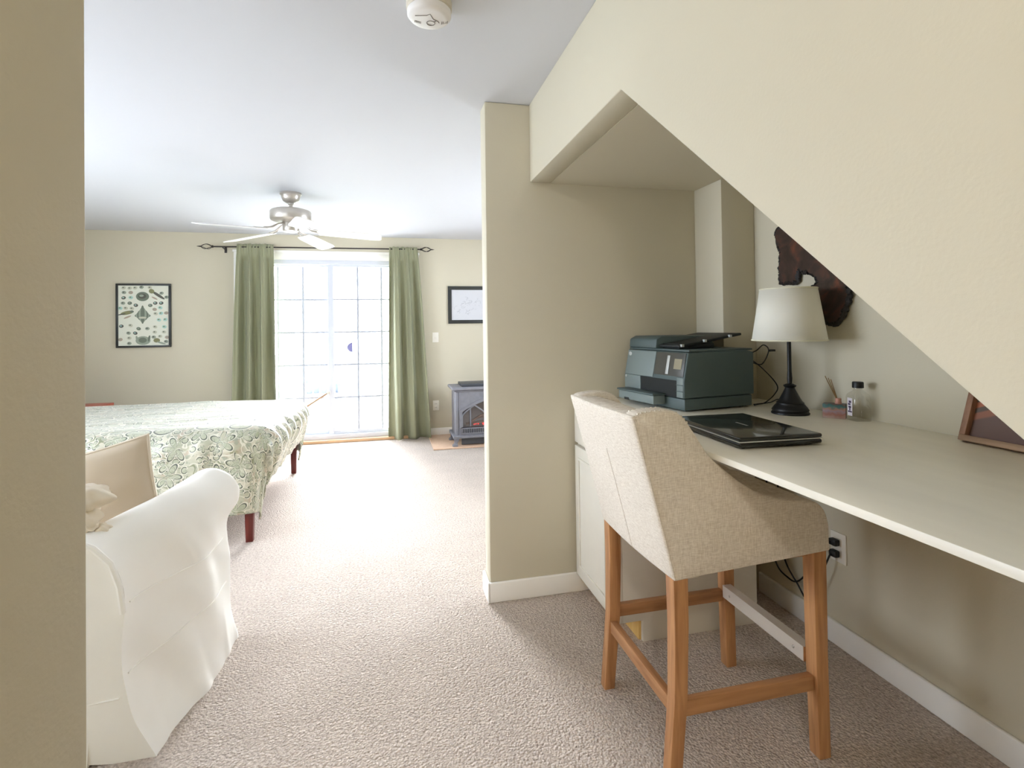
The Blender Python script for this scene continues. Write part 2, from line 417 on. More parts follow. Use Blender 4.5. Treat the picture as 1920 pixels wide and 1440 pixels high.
struct('ceiling_soffit', MB().prism([(YP, ZS), (YA, ZS), (Y_FLOOR, 0), (Y_FLOOR, .08), (YA - .02, ZS + .08), (YP, ZS + .08)], XW + .1, XR, 'x'), WALL, 'flat soffit and sloped underside of the stairs')
struct('wall_column', MB().box(1.539, XR, 2.176, YP, ZD - .2, ZS), WALL, 'boxed beige column in the nook corner', bevel=.004)
E1, E0, HXL = (-.361, .75), (-.436, -.25), -.436   # angled wall end at the left edge of the view, hall side wall
struct('wall_left', MB().prism([E1, E0, (E0[0] - .12, E0[1]), (E1[0] - .10, E1[1] + .02)], 0, ZC, 'z'), WALL, 'near beige wall at the left edge of the view', bevel=.004)
struct('wall_hall_left', MB().box(HXL - .12, HXL, YH, E0[1], 0, ZC), WALL)
FX0, FX1, FZ0, FZ1 = -3.0, -2.2, 1.1, 2.0      # window added behind the sofa to light the back wall, out of view
struct('wall_front', MB().box(XL, FX0, -.37, -.25, 0, ZC).box(FX1, HXL - .12, -.37, -.25, 0, ZC).box(FX0, FX1, -.37, -.25, 0, FZ0).box(FX0, FX1, -.37, -.25, FZ1, ZC), WALL)
RY0, RY1, RZ0, RZ1 = 3.6, 4.8, .9, 2.0        # window added behind the partition to light the sofa side, out of view
struct('wall_bedroom_right', MB().box(XBR, XBR + .1, YP, RY0, 0, ZC).box(XBR, XBR + .1, RY1, YB, 0, ZC).box(XBR, XBR + .1, RY0, RY1, 0, RZ0).box(XBR, XBR + .1, RY0, RY1, RZ1, ZC), WALL)
WY0, WY1, WZ0, WZ1 = 1.6, 3.5, .7, 2.1      # side window added to light stair wall and stool, out of view on the left
struct('wall_bedroom_left', MB().box(XL - .1, XL, -.25, WY0, 0, ZC).box(XL - .1, XL, WY1, YB, 0, ZC).box(XL - .1, XL, WY0, WY1, 0, WZ0).box(XL - .1, XL, WY0, WY1, WZ1, ZC), WALL)
struct('wall_hall_end', MB().box(HXL - .12, XW + .1, YH - .1, YH, 0, ZC), WALL)

def add_fill_window(n, horizontal, a0, a1, z0, z1, pos):  # unseen windows added to let more daylight into the room
    r = bpy.data.objects.new('window_%d' % n, None); C.objects.link(r); r['kind'] = 'structure'
    f = MB(); g = MB()
    def bx(mb, p0, p1, q0, q1, t):
        if horizontal: mb.box(p0, p1, pos - t, pos + t, q0, q1)
        else: mb.box(pos - t, pos + t, p0, p1, q0, q1)
    for (p0, p1, q0, q1) in ((a0, a1, z0, z0 + .05), (a0, a1, z1 - .05, z1), (a0, a0 + .05, z0, z1), (a1 - .05, a1, z0, z1), (a0, a1, (z0 + z1) / 2 - .02, (z0 + z1) / 2 + .02)):
        bx(f, p0, p1, q0, q1, .035)
    bx(g, a0 + .04, a1 - .04, z0 + .04, z1 - .04, .003)
    build('window_frame', f, VINYL, r); build('pane', g, GLASS, r)
add_fill_window(1, False, WY0, WY1, WZ0, WZ1, XL - .05)
add_fill_window(2, True, FX0, FX1, FZ0, FZ1, -.31)
add_fill_window(3, False, RY0, RY1, RZ0, RZ1, XBR + .05)

def baseboard(name, x0, x1, y0, y1, h=.092):
    """thin moulded board along a wall, its top edge eased"""
    mb = MB().box(x0, x1, y0, y1, 0, h)
    return struct(name, mb, TRIM, bevel=.005, segs=3)
baseboard('baseboard_partition', XP - .012, 1.2, YP - .014, YP)
baseboard('baseboard_partition_end', XP - .014, XP, YP - .014, YP + .13)
baseboard('baseboard_right', XR - .014, XR, YH, 2.176)
baseboard('baseboard_back', DX1 + .08, XBR, YB - .014, YB)
baseboard('baseboard_back_left', XL, DX0 - .08, YB - .014, YB)
struct('floor_hearth', MB().box(.45, XBR, 5.50, YB - .014, 0, .014), HEARTH, 'pale tan hearth pad under the stove', bevel=.003)

# patio door
door = bpy.data.objects.new('door_1', None); C.objects.link(door); door.location = (-.63, YB, 0)
tag(door, 'white sliding patio door with divided panes', kind='structure')
fr = MB()
fr.box(DX0, DX0 + .045, YB - .01, YB + .14, .03, DZ1).box(DX1 - .045, DX1, YB - .01, YB + .14, .03, DZ1).box(DX0, DX1, YB - .01, YB + .14, DZ1 - .05, DZ1).box(DX0, DX1, YB - .02, YB + .14, .03, .085)
build('door_frame', fr, VINYL, door, bevel=.004)
cs = MB().box(DX0 - .07, DX1 + .07, YB - .018, YB, DZ1, DZ1 + .075).box(DX0 - .07, DX0, YB - .018, YB, 0, DZ1).box(DX1, DX1 + .07, YB - .018, YB, 0, DZ1)
cs.box(DX0 - .08, DX1 + .08, YB - .026, YB, DZ1 + .075, DZ1 + .1)
build('casing', cs, TRIM, door, bevel=.004)
build('threshold', MB().box(DX0, DX1, YB - .075, YB + .02, 0, .034), SILLW, door, bevel=.006)
def slider(x0, x1, y, glass_x0, glass_x1):
    z0, z1, g0, g1 = .085, DZ1 - .05, .125, 1.978
    p = MB().box(x0, glass_x0, y - .02, y + .02, z0, z1).box(glass_x1, x1, y - .02, y + .02, z0, z1).box(glass_x0, glass_x1, y - .02, y + .02, z0, g0).box(glass_x0, glass_x1, y - .02, y + .02, g1, z1)
    pn = build('door_panel', p, VINYL, door, bevel=.003)
    cw, ch = (glass_x1 - glass_x0) / 3, (g1 - g0) / 5
    base = None
    for i in range(3):
        for j in range(5):
            cx, cz = glass_x0 + (i + .5) * cw, g0 + (j + .5) * ch
            if base is None:
                base = build('pane', MB().box(-cw / 2, cw / 2, -.004, .004, -ch / 2, ch / 2), GLASS, pn, local=True); o = base
            else:
                o = base.copy(); C.objects.link(o)
            o.location = Vector((cx, y, cz)) - origin_of(pn)
    for i in (1, 2):
        build('muntin', MB().box(glass_x0 + i * cw - .011, glass_x0 + i * cw + .011, y - .009, y + .009, g0, g1), GRILLE, pn)
    for j in range(1, 5):
        build('muntin', MB().box(glass_x0, glass_x1, y - .008, y + .008, g0 + j * ch - .010, g0 + j * ch + .010), GRILLE, pn)
    return pn
slider(-1.505, -.60, YB + .075, -1.455, -.663)
pn2 = slider(-.655, .245, YB + .025, -.594, .195)
half = [(.062 * math.cos(a), .056 * math.sin(a)) for a in [PI / 2 + PI * i / 14 for i in range(15)]]
build('door_decal', MB().prism([(-.392 + a, 1.06 + b) for a, b in half], YB + .018, YB + .0205, 'y'), mat('lilac_decal', (128, 126, 176), .6), pn2)

# outdoors: pale deck and lawn, bench
struct('ground_outside', MB().box(-14, 14, 9.2, 40, -.6, -.5), mat('pale_lawn', (196, 206, 186), .9, var=.1, vscale=2))
dk = bpy.data.objects.new('floor_deck', None); C.objects.link(dk); dk.location = (-.6, 6.4, -.06); tag(dk, 'pale deck boards outside the patio door', kind='structure')
DECKW = mat('pale_deck', (226, 222, 216), .8, var=.05, vscale=8)  # pale tone chosen so the boards bounce daylight upward
b0 = None
for i in range(20):
    if b0 is None: b0 = o = build('plank', MB().box(-3.2, 3.2, 0, .135, -.03, 0), DECKW, dk, local=True, bevel=.004)
    else: o = b0.copy(); C.objects.link(o)
    o.location = (0, .005 + i * .141, 0)
build('joist', MB().box(-3.8, 2.6, 6.41, 9.2, -.4, -.1), DECKW, dk)

# ------------------------------------------------------------------ desk and cabinet
desk = thing('desk', 'long cream-painted desktop built in under the stairs', 'desk', (1.3, 1.3, ZD))
dp = [(.864, YP - .004), (.878, .55), (.881, .16), (XR - .003, .16), (XR - .003, 2.17), (1.536, 2.17), (1.536, YP - .004)]
build('desktop', MB().prism(dp, ZD - .019, ZD, 'z'), DESKM, desk, bevel=.003)
build('cleat', MB().box(XR - .022, XR - .002, .2, 2.0, ZD - .08, ZD - .0195), DESKM, desk)
cab = thing('base_cabinet', 'off-white base cabinet with drawer and door under the desk', 'cabinet', (1.2, 2.15, 0))
CX, CY0, CY1, CX1 = .900, 1.945, YP - .02, 1.515
side = [(CX, .085), (.985, .085), (.985, 0), (CX1, 0), (CX1, ZD - .02), (CX, ZD - .02)]
build('side_panel', MB().prism(side, CY0, CY0 + .018, 'y'), CABW, cab, bevel=.0015)
build('side_panel', MB().prism(side, CY1 - .018, CY1, 'y'), CABW, cab, bevel=.0015)
build('back_panel', MB().box(CX1 - .012, CX1 - .001, CY0 + .018, CY1 - .018, .0, ZD - .02), CABW, cab)
build('bottom_panel', MB().box(CX, CX1 - .012, CY0 + .018, CY1 - .018, .085, .1), CABW, cab)
build('toe_kick', MB().box(.975, .992, CY0 + .0185, CY1 - .018, 0, .084), RAW, cab)
ff = MB().box(CX - .019, CX, CY0, CY0 + .04, .085, ZD - .02).box(CX - .019, CX, CY1 - .04, CY1, .085, ZD - .02).box(CX - .019, CX, CY0 + .04, CY1 - .04, .085, .13).box(CX - .019, CX, CY0 + .04, CY1 - .04, ZD - .06, ZD - .02).box(CX - .019, CX, CY0 + .04, CY1 - .04, .69, .73)
build('face_frame', ff, CABW, cab, bevel=.0015)
dr = build('drawer', MB().box(CX - .04, CX - .0195, CY0 + .02, CY1 - .012, .722, ZD - .035), CABW, cab, bevel=.004)
dm = MB().box(CX - .04, CX - .0195, CY0 + .02, CY1 - .012, .098, .708)
do = build('door', dm, CABW, cab, bevel=.004)
build('panel_moulding', MB().box(CX - .046, CX - .039, CY0 + .07, CY1 - .062, .148, .160).box(CX - .046, CX - .039, CY0 + .07, CY1 - .062, .646, .658).box(CX - .046, CX - .039, CY0 + .07, CY0 + .082, .16, .646).box(CX - .046, CX - .039, CY1 - .074, CY1 - .062, .16, .646), CABW, do, bevel=.002)

# ------------------------------------------------------------------ counter stool
st = thing('counter_stool', 'oatmeal linen counter stool with sloped arms and oak legs', 'stool', (.97, 1.53, 0))
SY0, SY1 = 1.285, 1.768
def smooth_poly(pts, n):
    """Catmull-Rom through an open list of 2D points"""
    out = []
    for i in range(len(pts) - 1):
        p0, p1, p2, p3 = pts[max(i - 1, 0)], pts[i], pts[i + 1], pts[min(i + 2, len(pts) - 1)]
        for k in range(n):
            t = k / n
            out.append(tuple(.5 * (2 * p1[j] + (p2[j] - p0[j]) * t + (2 * p0[j] - 5 * p1[j] + 4 * p2[j] - p3[j]) * t * t + (3 * p1[j] - p0[j] - 3 * p2[j] + p3[j]) * t ** 3) for j in range(len(p1))))
    out.append(tuple(pts[-1])); return out
XB = lambda z: .748 - .118 * max(0, (z - .578) / .45) ** 1.05
top = smooth_poly([(.632, 1.022), (.648, 1.034), (.70, 1.040), (.752, 1.036), (.785, 1.014), (.818, .968), (.852, .918), (.878, .890), (.918, .857), (.957, .827), (1.01, .794), (1.06, .775), (1.12, .762), (1.18, .755), (1.218, .742), (1.240, .714), (1.250, .675)], 4)
side_poly = top + [(1.250, .64), (1.249, .604), (1.10, .595), (.95, .587), (.80, .579)] + [(XB(z) + .004, z) for z in (.576, .62, .68, .74, .80, .86, .92, .97, 1.005)]
def arm_loft(y0, y1, inner_flat):
    rings = []
    cx = sum(p[0] for p in side_poly) / len(side_poly); cz = sum(p[1] for p in side_poly) / len(side_poly)
    def inset(d):
        out = []; n = len(side_poly)
        for i, p in enumerate(side_poly):
            a, b = side_poly[i - 1], side_poly[(i + 1) % n]
            t = Vector((b[0] - a[0], b[1] - a[1])).normalized(); nn = Vector((t[1], -t[0]))
            if nn.dot(Vector((cx - p[0], cz - p[1]))) < 0 and False: nn = -nn
            out.append((p[0] + nn[0] * d, p[1] + nn[1] * d))
        return out
    steps = [(0, .006), (.003, .002), (.009, 0), (.052, 0), (.059, .002), (.062, .006)]
    for s, d in steps:
        y = y0 + (y1 - y0) * s / .062
        rings.append([(x, y, z) for x, z in inset(d)])
    return MB().loft(rings)
build('side_arm', arm_loft(SY0, SY0 + .062, 1), LINEN, st, smooth=True, angle=50)
build('side_arm', arm_loft(SY1, SY1 - .062, 1), LINEN, st, smooth=True, angle=50)
# leaning back between the arms, gently bowed
def back_fn(side):
    def f(u, v):
        y = SY0 + .001 + (SY1 - SY0 - .002) * u
        z = .578 + (1.028 - .578) * v
        x = XB(z)
        bow = math.sin(PI * u) * .010
        return Vector((x - bow - .004, y, z)) if side == 0 else Vector((x + .075 + bow * .3, y, z))
    return f
bk = MB(); NU, NV = 14, 16
rings = []
for j in range(NV + 1):
    v = j / NV
    rings.append([back_fn(0)(i / NU, v) for i in range(NU + 1)] + [back_fn(1)(1 - i / NU, v) for i in range(NU + 1)])
bk.loft(rings)
build('backrest', bk, LINEN, st, smooth=True, angle=60, bevel=.006)
build('seam', MB().tube([back_fn(0)(.47, v) + Vector((-.0005, 0, 0)) for v in [i / 20 for i in range(15)]], .0011, 6), LINEN, st, smooth=True)
build('welt', MB().tube([(XB(z) + .001, SY0 + .003, z) for z in [.58 + .44 * i / 16 for i in range(17)]], .0032, 6), LINEN, st, smooth=True)
build('seat', MB().box(.79, 1.242, SY0 + .065, SY1 - .065, .60, .742), LINEN, st, bevel=.03, segs=4)
build('seat_rail', MB().box(.757, 1.245, SY0 + .03, SY1 - .03, .584, .604), STOOLW, st)
nh = MB()
for off in (SY0 + .006, SY0 + .056):
    L_ = 0
    for a, b in zip(top[:-1], top[1:]):
        d = math.hypot(b[0] - a[0], b[1] - a[1]); L_ += d
        if L_ > .011 and a[0] < .80:
            L_ = 0; nh.ball((a[0], off, a[1] - .002), .0036, 6, 4)
build('nailhead_trim', nh, mat('pale_nailheads', (214, 206, 190), .4, metal=.3), st, smooth=True)['kind'] = 'stuff'
def leg(pts, w0, w1):
    """square leg following pts, width from w0 at the top to w1 at the foot"""
    rings = []
    for i, p in enumerate(pts):
        h = (w0 + (w1 - w0) * i / (len(pts) - 1)) / 2
        rings.append([(p[0] - h, p[1] - h, p[2]), (p[0] + h, p[1] - h, p[2]), (p[0] + h, p[1] + h, p[2]), (p[0] - h, p[1] + h, p[2])])
    return MB().loft(rings)
LY0, LY1 = SY0 + .028, SY1 - .028
for y in (LY0, LY1):
    build('leg', leg([(.768, y, .60), (.770, y, .45), (.765, y, .25), (.742, y, 0)], .045, .038), STOOLW, st, bevel=.003)
    build('leg', leg([(1.220, y, .61), (1.222, y, .3), (1.228, y, 0)], .045, .040), STOOLW, st, bevel=.003)
build('stretcher', MB().box(.78, 1.20, LY0 - .012, LY0 + .012, .198, .240), STOOLX, st, bevel=.002)
build('stretcher', MB().box(.78, 1.20, LY1 - .012, LY1 + .012, .243, .283), STOOLX, st, bevel=.002)
build('stretcher', MB().box(.748, .772, LY0 + .02, LY1 - .02, .196, .236), STOOLY, st, bevel=.002)
fs = build('footrest', MB().box(1.196, 1.226, LY0 + .02, LY1 - .02, .262, .305), STOOLY, st, bevel=.002)
build('metal_plate', MB().box(1.1935, 1.1955, LY0 + .021, LY1 - .021, .264, .3055).box(1.1935, 1.226, LY0 + .021, LY1 - .021, .3055, .3075), STEEL, fs)
for y in (LY0 + .06, LY1 - .06): build('screw', MB().ball((1.1932, y, .285), .005, 8, 4, sc=(.4, 1, 1)), NICKEL, fs, smooth=True)

# ------------------------------------------------------------------ things on the desk
def put(name, mb, m, parent, **k): return build(name, mb, m, parent, local=True, **k)
pr_ = thing('printer', 'charcoal all-in-one printer at the far end of the desk', 'printer', (1.163, 1.906, ZD), math.radians(8.1))
PW, PD = .425, .372
body = [(.0, .055), (.0, .125), (.024, .242), (.33, .246), (PD, .236), (PD, .0 + .055)]
put('base', MB().box(.004, PD - .01, .003, PW - .003, .006, .053), PRN, pr_, bevel=.005)
put('body', MB().prism(body, 0, PW, 'y'), PRN, pr_, bevel=.006, segs=3)
put('lid', MB().box(.03, PD - .004, .002, PW - .002, .2435, .252), PRN, pr_, bevel=.003)
for fx, fy in ((.03, .03), (.32, .03), (.03, .37), (.32, .37)): put('foot', MB().box(fx, fx + .02, fy, fy + .02, 0, .007), BLACK, pr_)
def front(y0, y1, z0, z1, lift=.002, th=.003):
    """a plate lying on the leaning front of the printer"""
    def xs(z): return 0 if z <= .125 else (z - .125) * (.024 / .117)
    a, b = xs(z0) - lift, xs(z1) - lift
    return MB().add([(a, y0, z0), (a, y1, z0), (b, y1, z1), (b, y0, z1), (a + th, y0, z0), (a + th, y1, z0), (b + th, y1, z1), (b + th, y0, z1)],
                    [(0, 1, 2, 3), (7, 6, 5, 4), (0, 4, 5, 1), (1, 5, 6, 2), (2, 6, 7, 3), (3, 7, 4, 0)])
pan = put('control_panel', front(.008, .20, .142, .238, .003, .005), PANELM, pr_, bevel=.001)
put('screen', front(.025, .072, .172, .214, .0045, .002), SCREEN, pan)
put('silver_strip', front(.104, .121, .148, .226, .005, .003), SILVER, pan, bevel=.001)
put('front_fascia', front(.205, PW - .006, .128, .240, .003, .005), PRN2, pr_, bevel=.002)
put('front_fascia', front(.006, .045, .058, .138, .003, .005), PRN2, pr_, bevel=.001)
for z in (.082, .108): put('ridge', front(.006, .045, z, z + .002, .005, .003), PRN, pr_)
put('front_fascia', front(.295, PW - .006, .06, .126, .003, .005), PRN2, pr_, bevel=.001)
put('painted_bay_shade', front(.047, .292, .056, .126, .0015, .002), PRND, pr_)  # flat dark plate; the shade inside the bay is painted on
lg = put('round_badge', MB().lathe([(.011, 0), (.011, .002), (.009, .003)], n=20, T=Matrix.Translation((.018, PW - .028, .222)) @ Matrix.Rotation(-PI / 2, 4, 'Y')), SILVER, pr_)
put('power_button', MB().lathe([(.006, 0), (.006, .002), (.005, .003)], n=16, T=Matrix.Translation((-.003, PW - .02, .118)) @ Matrix.Rotation(-PI / 2, 4, 'Y')), SILVER, pr_)
tr = put('output_tray', MB().box(-.062, .0, .12, .385, .02, .058), PRN2, pr_, bevel=.006)
put('tray_top', MB().box(-.066, .006, .118, .392, .0585, .066), PRN, tr, bevel=.003)
put('painted_slot_shade', MB().box(-.0635, -.058, .30, .335, .0195, .030), PRND, tr)  # dark block in place of a hollow, its shade painted
put('feeder_cover', MB().prism([(.026, .2525), (.03, .292), (.06, .306), (.33, .306), (.36, .2525)], .215, PW - .004, 'y'), PRN, pr_, bevel=.006)
put('feeder', MB().box(.06, .25, .10, .214, .2525, .275), PRND, pr_, bevel=.004)
T = Matrix.Translation((.045, .06, .258)) @ Matrix.Rotation(math.radians(-8.0), 4, 'Y')
put('feeder_tray', MB().box(0, .345, .02, .30, 0, .011, T=T), PRND, pr_, bevel=.003)
for fx, fz_ in ((.05, .262), (.17, .280), (.31, .298)): put('hinge_clip', MB().box(fx, fx + .012, .07, .082, fz_, fz_ + .011), SILVER, pr_)

lp = thing('laptop', 'closed glossy black laptop with a silver rim on the desk', 'laptop', (1.105, 1.477, ZD), math.radians(-2.5))
hx, hy = .135, .187
put('base', MB().box(-hx, hx, -hy, hy, .004, .019), LAPT, lp, bevel=.007, segs=3)
put('rim', MB().box(-hx + .001, hx - .001, -hy + .001, hy - .001, .0192, .0222), SILVER, lp)
put('lid', MB().box(-hx, hx, -hy, hy, .0224, .0345), LAPT, lp, bevel=.0055, segs=3)
for sx in (-1, 1):
    for sy in (-1, 1): put('rubber_foot', MB().lathe([(.008, 0), (.008, .0045)], (sx * .11, sy * .16, 0), 12), CORD, lp)
lm = MB()
for i in range(7): lm.box(-.004, .004, -.030 + i * .0088, -.0245 + i * .0088, .0344, .0348)
put('silver_lettering', lm, SILVER, lp)['kind'] = 'stuff'

la = thing('table_lamp', 'black table lamp with a white tapered shade', 'lamp', (1.545, 1.769, ZD))
put('base', MB().lathe([(.0, 0), (.068, 0), (.069, .004), (.064, .010), (.067, .016), (.062, .024), (.056, .032), (.049, .040), (.050, .044), (.043, .050), (.036, .062), (.028, .078), (.021, .092), (.017, .102), (.022, .107), (.024, .111), (.018, .115), (.012, .118)], n=40), BLACKM, la, smooth=True, angle=60)
put('pole', MB().lathe([(.0085, .117), (.0095, .14), (.0075, .17), (.0075, .36), (.010, .365), (.010, .39), (.004, .395), (.004, .485)], n=20), BLACKM, la, smooth=True)
sh = MB().lathe([(.134, .288), (.102, .493)], n=64, cap=False)
put('shade', sh, SHADEM, la, smooth=True, solid=.0015, fix=False)
def ring(r, z): return [(r * math.cos(2 * PI * i / 64), r * math.sin(2 * PI * i / 64), z) for i in range(64)]
TRM = mat('cream_shade_trim', (232, 228, 208), .8)
for r_, z_ in ((.1345, .290), (.1022, .492)): put('shade_trim', MB().tube(ring(r_, z_), .003, 6, closed=True), TRM, la, smooth=True)
put('shade_fitter', MB().tube([(-.1, 0, .485), (.1, 0, .485)], .002, 6).tube([(0, -.1, .485), (0, .1, .485)], .002, 6), BLACKM, la)
put('bulb', MB().ball((0, 0, .43), .03, 14, 10, sc=(1, 1, 1.2)), mat('frosted_bulb', (236, 234, 228), .3), la, smooth=True)

rd = thing('reed_diffuser', 'small printed box of reed sticks on the desk by the wall', 'diffuser', (1.628, 1.640, ZD), math.radians(-52))
def label_mat():
    m, N, L, p = new_mat('coral_teal_print')
    tc = N.new('ShaderNodeTexCoord'); sp = N.new('ShaderNodeSeparateXYZ'); L.new(tc.outputs['Object'], sp.inputs[0])
    n = N.new('ShaderNodeTexNoise'); n.inputs['Scale'].default_value = 60; L.new(tc.outputs['Object'], n.inputs['Vector'])
    a = N.new('ShaderNodeMath'); a.operation = 'MULTIPLY_ADD'; a.inputs[1].default_value = .024; a.inputs[2].default_value = -.012
    L.new(n.outputs[0], a.inputs[0])
    s = N.new('ShaderNodeMath'); s.operation = 'ADD'; L.new(sp.outputs[2], s.inputs[0]); L.new(a.outputs[0], s.inputs[1])
    mr = N.new('ShaderNodeMapRange'); mr.inputs[2].default_value = .056; L.new(s.outputs[0], mr.inputs[0])
    r = N.new('ShaderNodeValToRGB'); e = r.color_ramp.elements
    e[0].position = 0; e[0].color = (*lin((178, 156, 144)), 1); e[1].position = .3; e[1].color = (*lin((156, 104, 92)), 1)
    for pos, c in ((.5, (150, 134, 140)), (.62, (168, 120, 102)), (.74, (72, 108, 104)), (.88, (44, 92, 90)), (.97, (96, 74, 66))):
        x = e.new(pos); x.color = (*lin(c), 1)
    L.new(mr.outputs[0], r.inputs[0]); L.new(r.outputs[0], p.inputs['Base Color']); p.inputs['Roughness'].default_value = .4
    return m
put('box', MB().box(-.037, .037, -.022, .022, 0, .054), label_mat(), rd, bevel=.002)
put('neck', MB().lathe([(.012, .054), (.010, .062), (.010, .074)], (.012, 0, 0), 16), mat('pink_collar', (196, 142, 124), .5), rd)
for i, (dx, dy) in enumerate(((-.042, .004), (-.03, -.01), (-.024, .008), (-.034, .0))):
    put('reed', MB().tube([(.012, 0, .058), (.012 + dx, dy, .155 - i * .006)], .0016, 6), mat('reed_%d' % i, (138, 108, 66), .8), rd)

bt = thing('glass_bottle', 'clear square glass bottle with a black cap on the desk', 'bottle', (1.664, 1.572, ZD), math.radians(-14))
def rrect(hx_, hy_, r, z, n=5):
    out = []
    for cx, cy, a0 in ((hx_ - r, hy_ - r, 0), (-hx_ + r, hy_ - r, PI / 2), (-hx_ + r, -hy_ + r, PI), (hx_ - r, -hy_ + r, 1.5 * PI)):
        for i in range(n): a = a0 + PI / 2 * i / (n - 1); out.append((cx + r * math.cos(a), cy + r * math.sin(a), z))
    return out
put('glass', MB().loft([rrect(.028, .028, .007, .0), rrect(.030, .030, .007, .003), rrect(.030, .030, .007, .085), rrect(.027, .027, .01, .096), rrect(.017, .017, .014, .107), rrect(.014, .014, .0138, .112), rrect(.014, .014, .0138, .120)]), BOTTLEG, bt, smooth=True)
put('cap', MB().lathe([(.0175, .118), (.0185, .119), (.0185, .137), (.0165, .140)], n=28), BLACK, bt, smooth=True)
lb = put('paper_label', MB().box(-.0312, -.0304, -.014, .013, .018, .082), mat('white_label', (228, 224, 232), .6), bt)
PUR = mat('purple_print', (74, 62, 92), .6)
pm = MB()
for y0, y1, z0, z1 in ((-.009, .004, .064, .072), (-.005, .009, .056, .062), (-.008, .006, .046, .053), (-.004, .002, .036, .052), (-.012, .010, .030, .035)):
    pm.box(-.0316, -.0312, y0, y1, z0, z1)
put('label_print', pm, PUR, lb)['kind'] = 'stuff'

# small framed picture leaning on the wall behind the desk
fa = thing('leaning_picture', 'brown wood-framed picture leaning at the right end of the desk', 'picture', (1.646, 1.212, ZD + .004))
T = Matrix.Rotation(math.radians(19), 4, 'Y')
FW, FH, FT = .40, .208, .017
def art_mat():
    m, N, L, p = new_mat('striped_brown_print')
    tc = N.new('ShaderNodeTexCoord'); sp = N.new('ShaderNodeSeparateXYZ'); L.new(tc.outputs['Object'], sp.inputs[0])
    sk = N.new('ShaderNodeMath'); sk.operation = 'MULTIPLY_ADD'; sk.inputs[1].default_value = .38; L.new(sp.outputs[1], sk.inputs[0]); L.new(sp.outputs[2], sk.inputs[2])
    n = N.new('ShaderNodeTexNoise'); n.inputs['Scale'].default_value = 9; L.new(tc.outputs['Object'], n.inputs['Vector'])
    a = N.new('ShaderNodeMath'); a.operation = 'MULTIPLY_ADD'; a.inputs[1].default_value = .02; L.new(n.outputs[0], a.inputs[0]); L.new(sk.outputs[0], a.inputs[2])
    mr = N.new('ShaderNodeMapRange'); mr.inputs[1].default_value = -.04; mr.inputs[2].default_value = .16; L.new(a.outputs[0], mr.inputs[0])
    r = N.new('ShaderNodeValToRGB'); r.color_ramp.interpolation = 'EASE'; e = r.color_ramp.elements
    e[0].position = 0; e[0].color = (*lin((92, 62, 52)), 1); e[1].position = 1; e[1].color = (*lin((84, 86, 78)), 1)
    for pos, c in ((.50, (104, 80, 72)), (.54, (150, 98, 76)), (.60, (150, 98, 76)), (.63, (96, 84, 74)), (.68, (96, 84, 74)), (.70, (172, 104, 76)), (.76, (172, 104, 76)), (.79, (88, 86, 78))):
        x = e.new(pos); x.color = (*lin(c), 1)
    L.new(mr.outputs[0], r.inputs[0]); L.new(r.outputs[0], p.inputs['Base Color']); p.inputs['Roughness'].default_value = .5
    return m
RST = wood('rustic_frame_stile', (112, 80, 60), (168, 128, 104), .6, 8, (1, 1, .1))
for z in (0, FH - FT): put('frame_rail', MB().box(-.010, .016, -FW, 0, z, z + FT, T=T), FRW, fa, bevel=.0015)
for y in (-FT, -FW): put('frame_stile', MB().box(-.010, .016, y, y + FT, FT, FH - FT, T=T), RST, fa, bevel=.0015)
put('print', MB().box(.008, .012, -FW + FT, -FT, FT, FH - FT, T=T), art_mat(), fa)

# live-edge burl on the wall
out_l = [(2.000, 1.690), (2.012, 1.672), (2.006, 1.640), (2.000, 1.612), (1.986, 1.598), (1.990, 1.570), (1.986, 1.545), (1.994, 1.520), (1.990, 1.495), (1.994, 1.470), (1.986, 1.452), (1.965, 1.445), (1.94, 1.448), (1.915, 1.444),
         (1.893, 1.452), (1.890, 1.480), (1.884, 1.500), (1.872, 1.497), (1.862, 1.485), (1.848, 1.488), (1.825, 1.482), (1.800, 1.468), (1.792, 1.455), (1.780, 1.443), (1.778, 1.432), (1.795, 1.424), (1.812, 1.415), (1.822, 1.40), (1.824, 1.35), (1.820, 1.300), (1.806, 1.283),
         (1.785, 1.280), (1.768, 1.272), (1.745, 1.274), (1.718, 1.266), (1.695, 1.268), (1.678, 1.288), (1.664, 1.305), (1.656, 1.330), (1.644, 1.352), (1.638, 1.380), (1.644, 1.405), (1.625, 1.450), (1.632, 1.52), (1.66, 1.58), (1.70, 1.64), (1.76, 1.68), (1.83, 1.705), (1.90, 1.70), (1.96, 1.705)]
def densify(pts, k, amp, seed):
    o = []; n = len(pts); rnd = random.Random(seed)
    for i, p in enumerate(pts):
        q = pts[(i + 1) % n]
        for j in range(k):
            t = j / k; o.append((p[0] + (q[0] - p[0]) * t + rnd.uniform(-amp, amp), p[1] + (q[1] - p[1]) * t + rnd.uniform(-amp, amp)))
    return o
dl = densify(out_l, 4, .0032, 3)
def burl():
    m, N, L, p = new_mat('polished_burl')
    tc = N.new('ShaderNodeTexCoord')
    n = N.new('ShaderNodeTexNoise'); n.inputs['Scale'].default_value = 7; n.inputs['Detail'].default_value = 5; n.inputs['Distortion'].default_value = 2.5
    L.new(tc.outputs['Object'], n.inputs['Vector'])
    r = N.new('ShaderNodeValToRGB'); e = r.color_ramp.elements
    e[0].position = .3; e[0].color = (*lin((44, 30, 28)), 1); e[1].position = .72; e[1].color = (*lin((118, 66, 48)), 1)
    x = e.new(.5); x.color = (*lin((62, 46, 42)), 1); x = e.new(.6); x.color = (*lin((82, 54, 46)), 1)
    L.new(n.outputs[0], r.inputs[0]); L.new(r.outputs[0], p.inputs['Base Color']); p.inputs['Roughness'].default_value = .3; p.inputs['Coat Weight'].default_value = .3
    return m
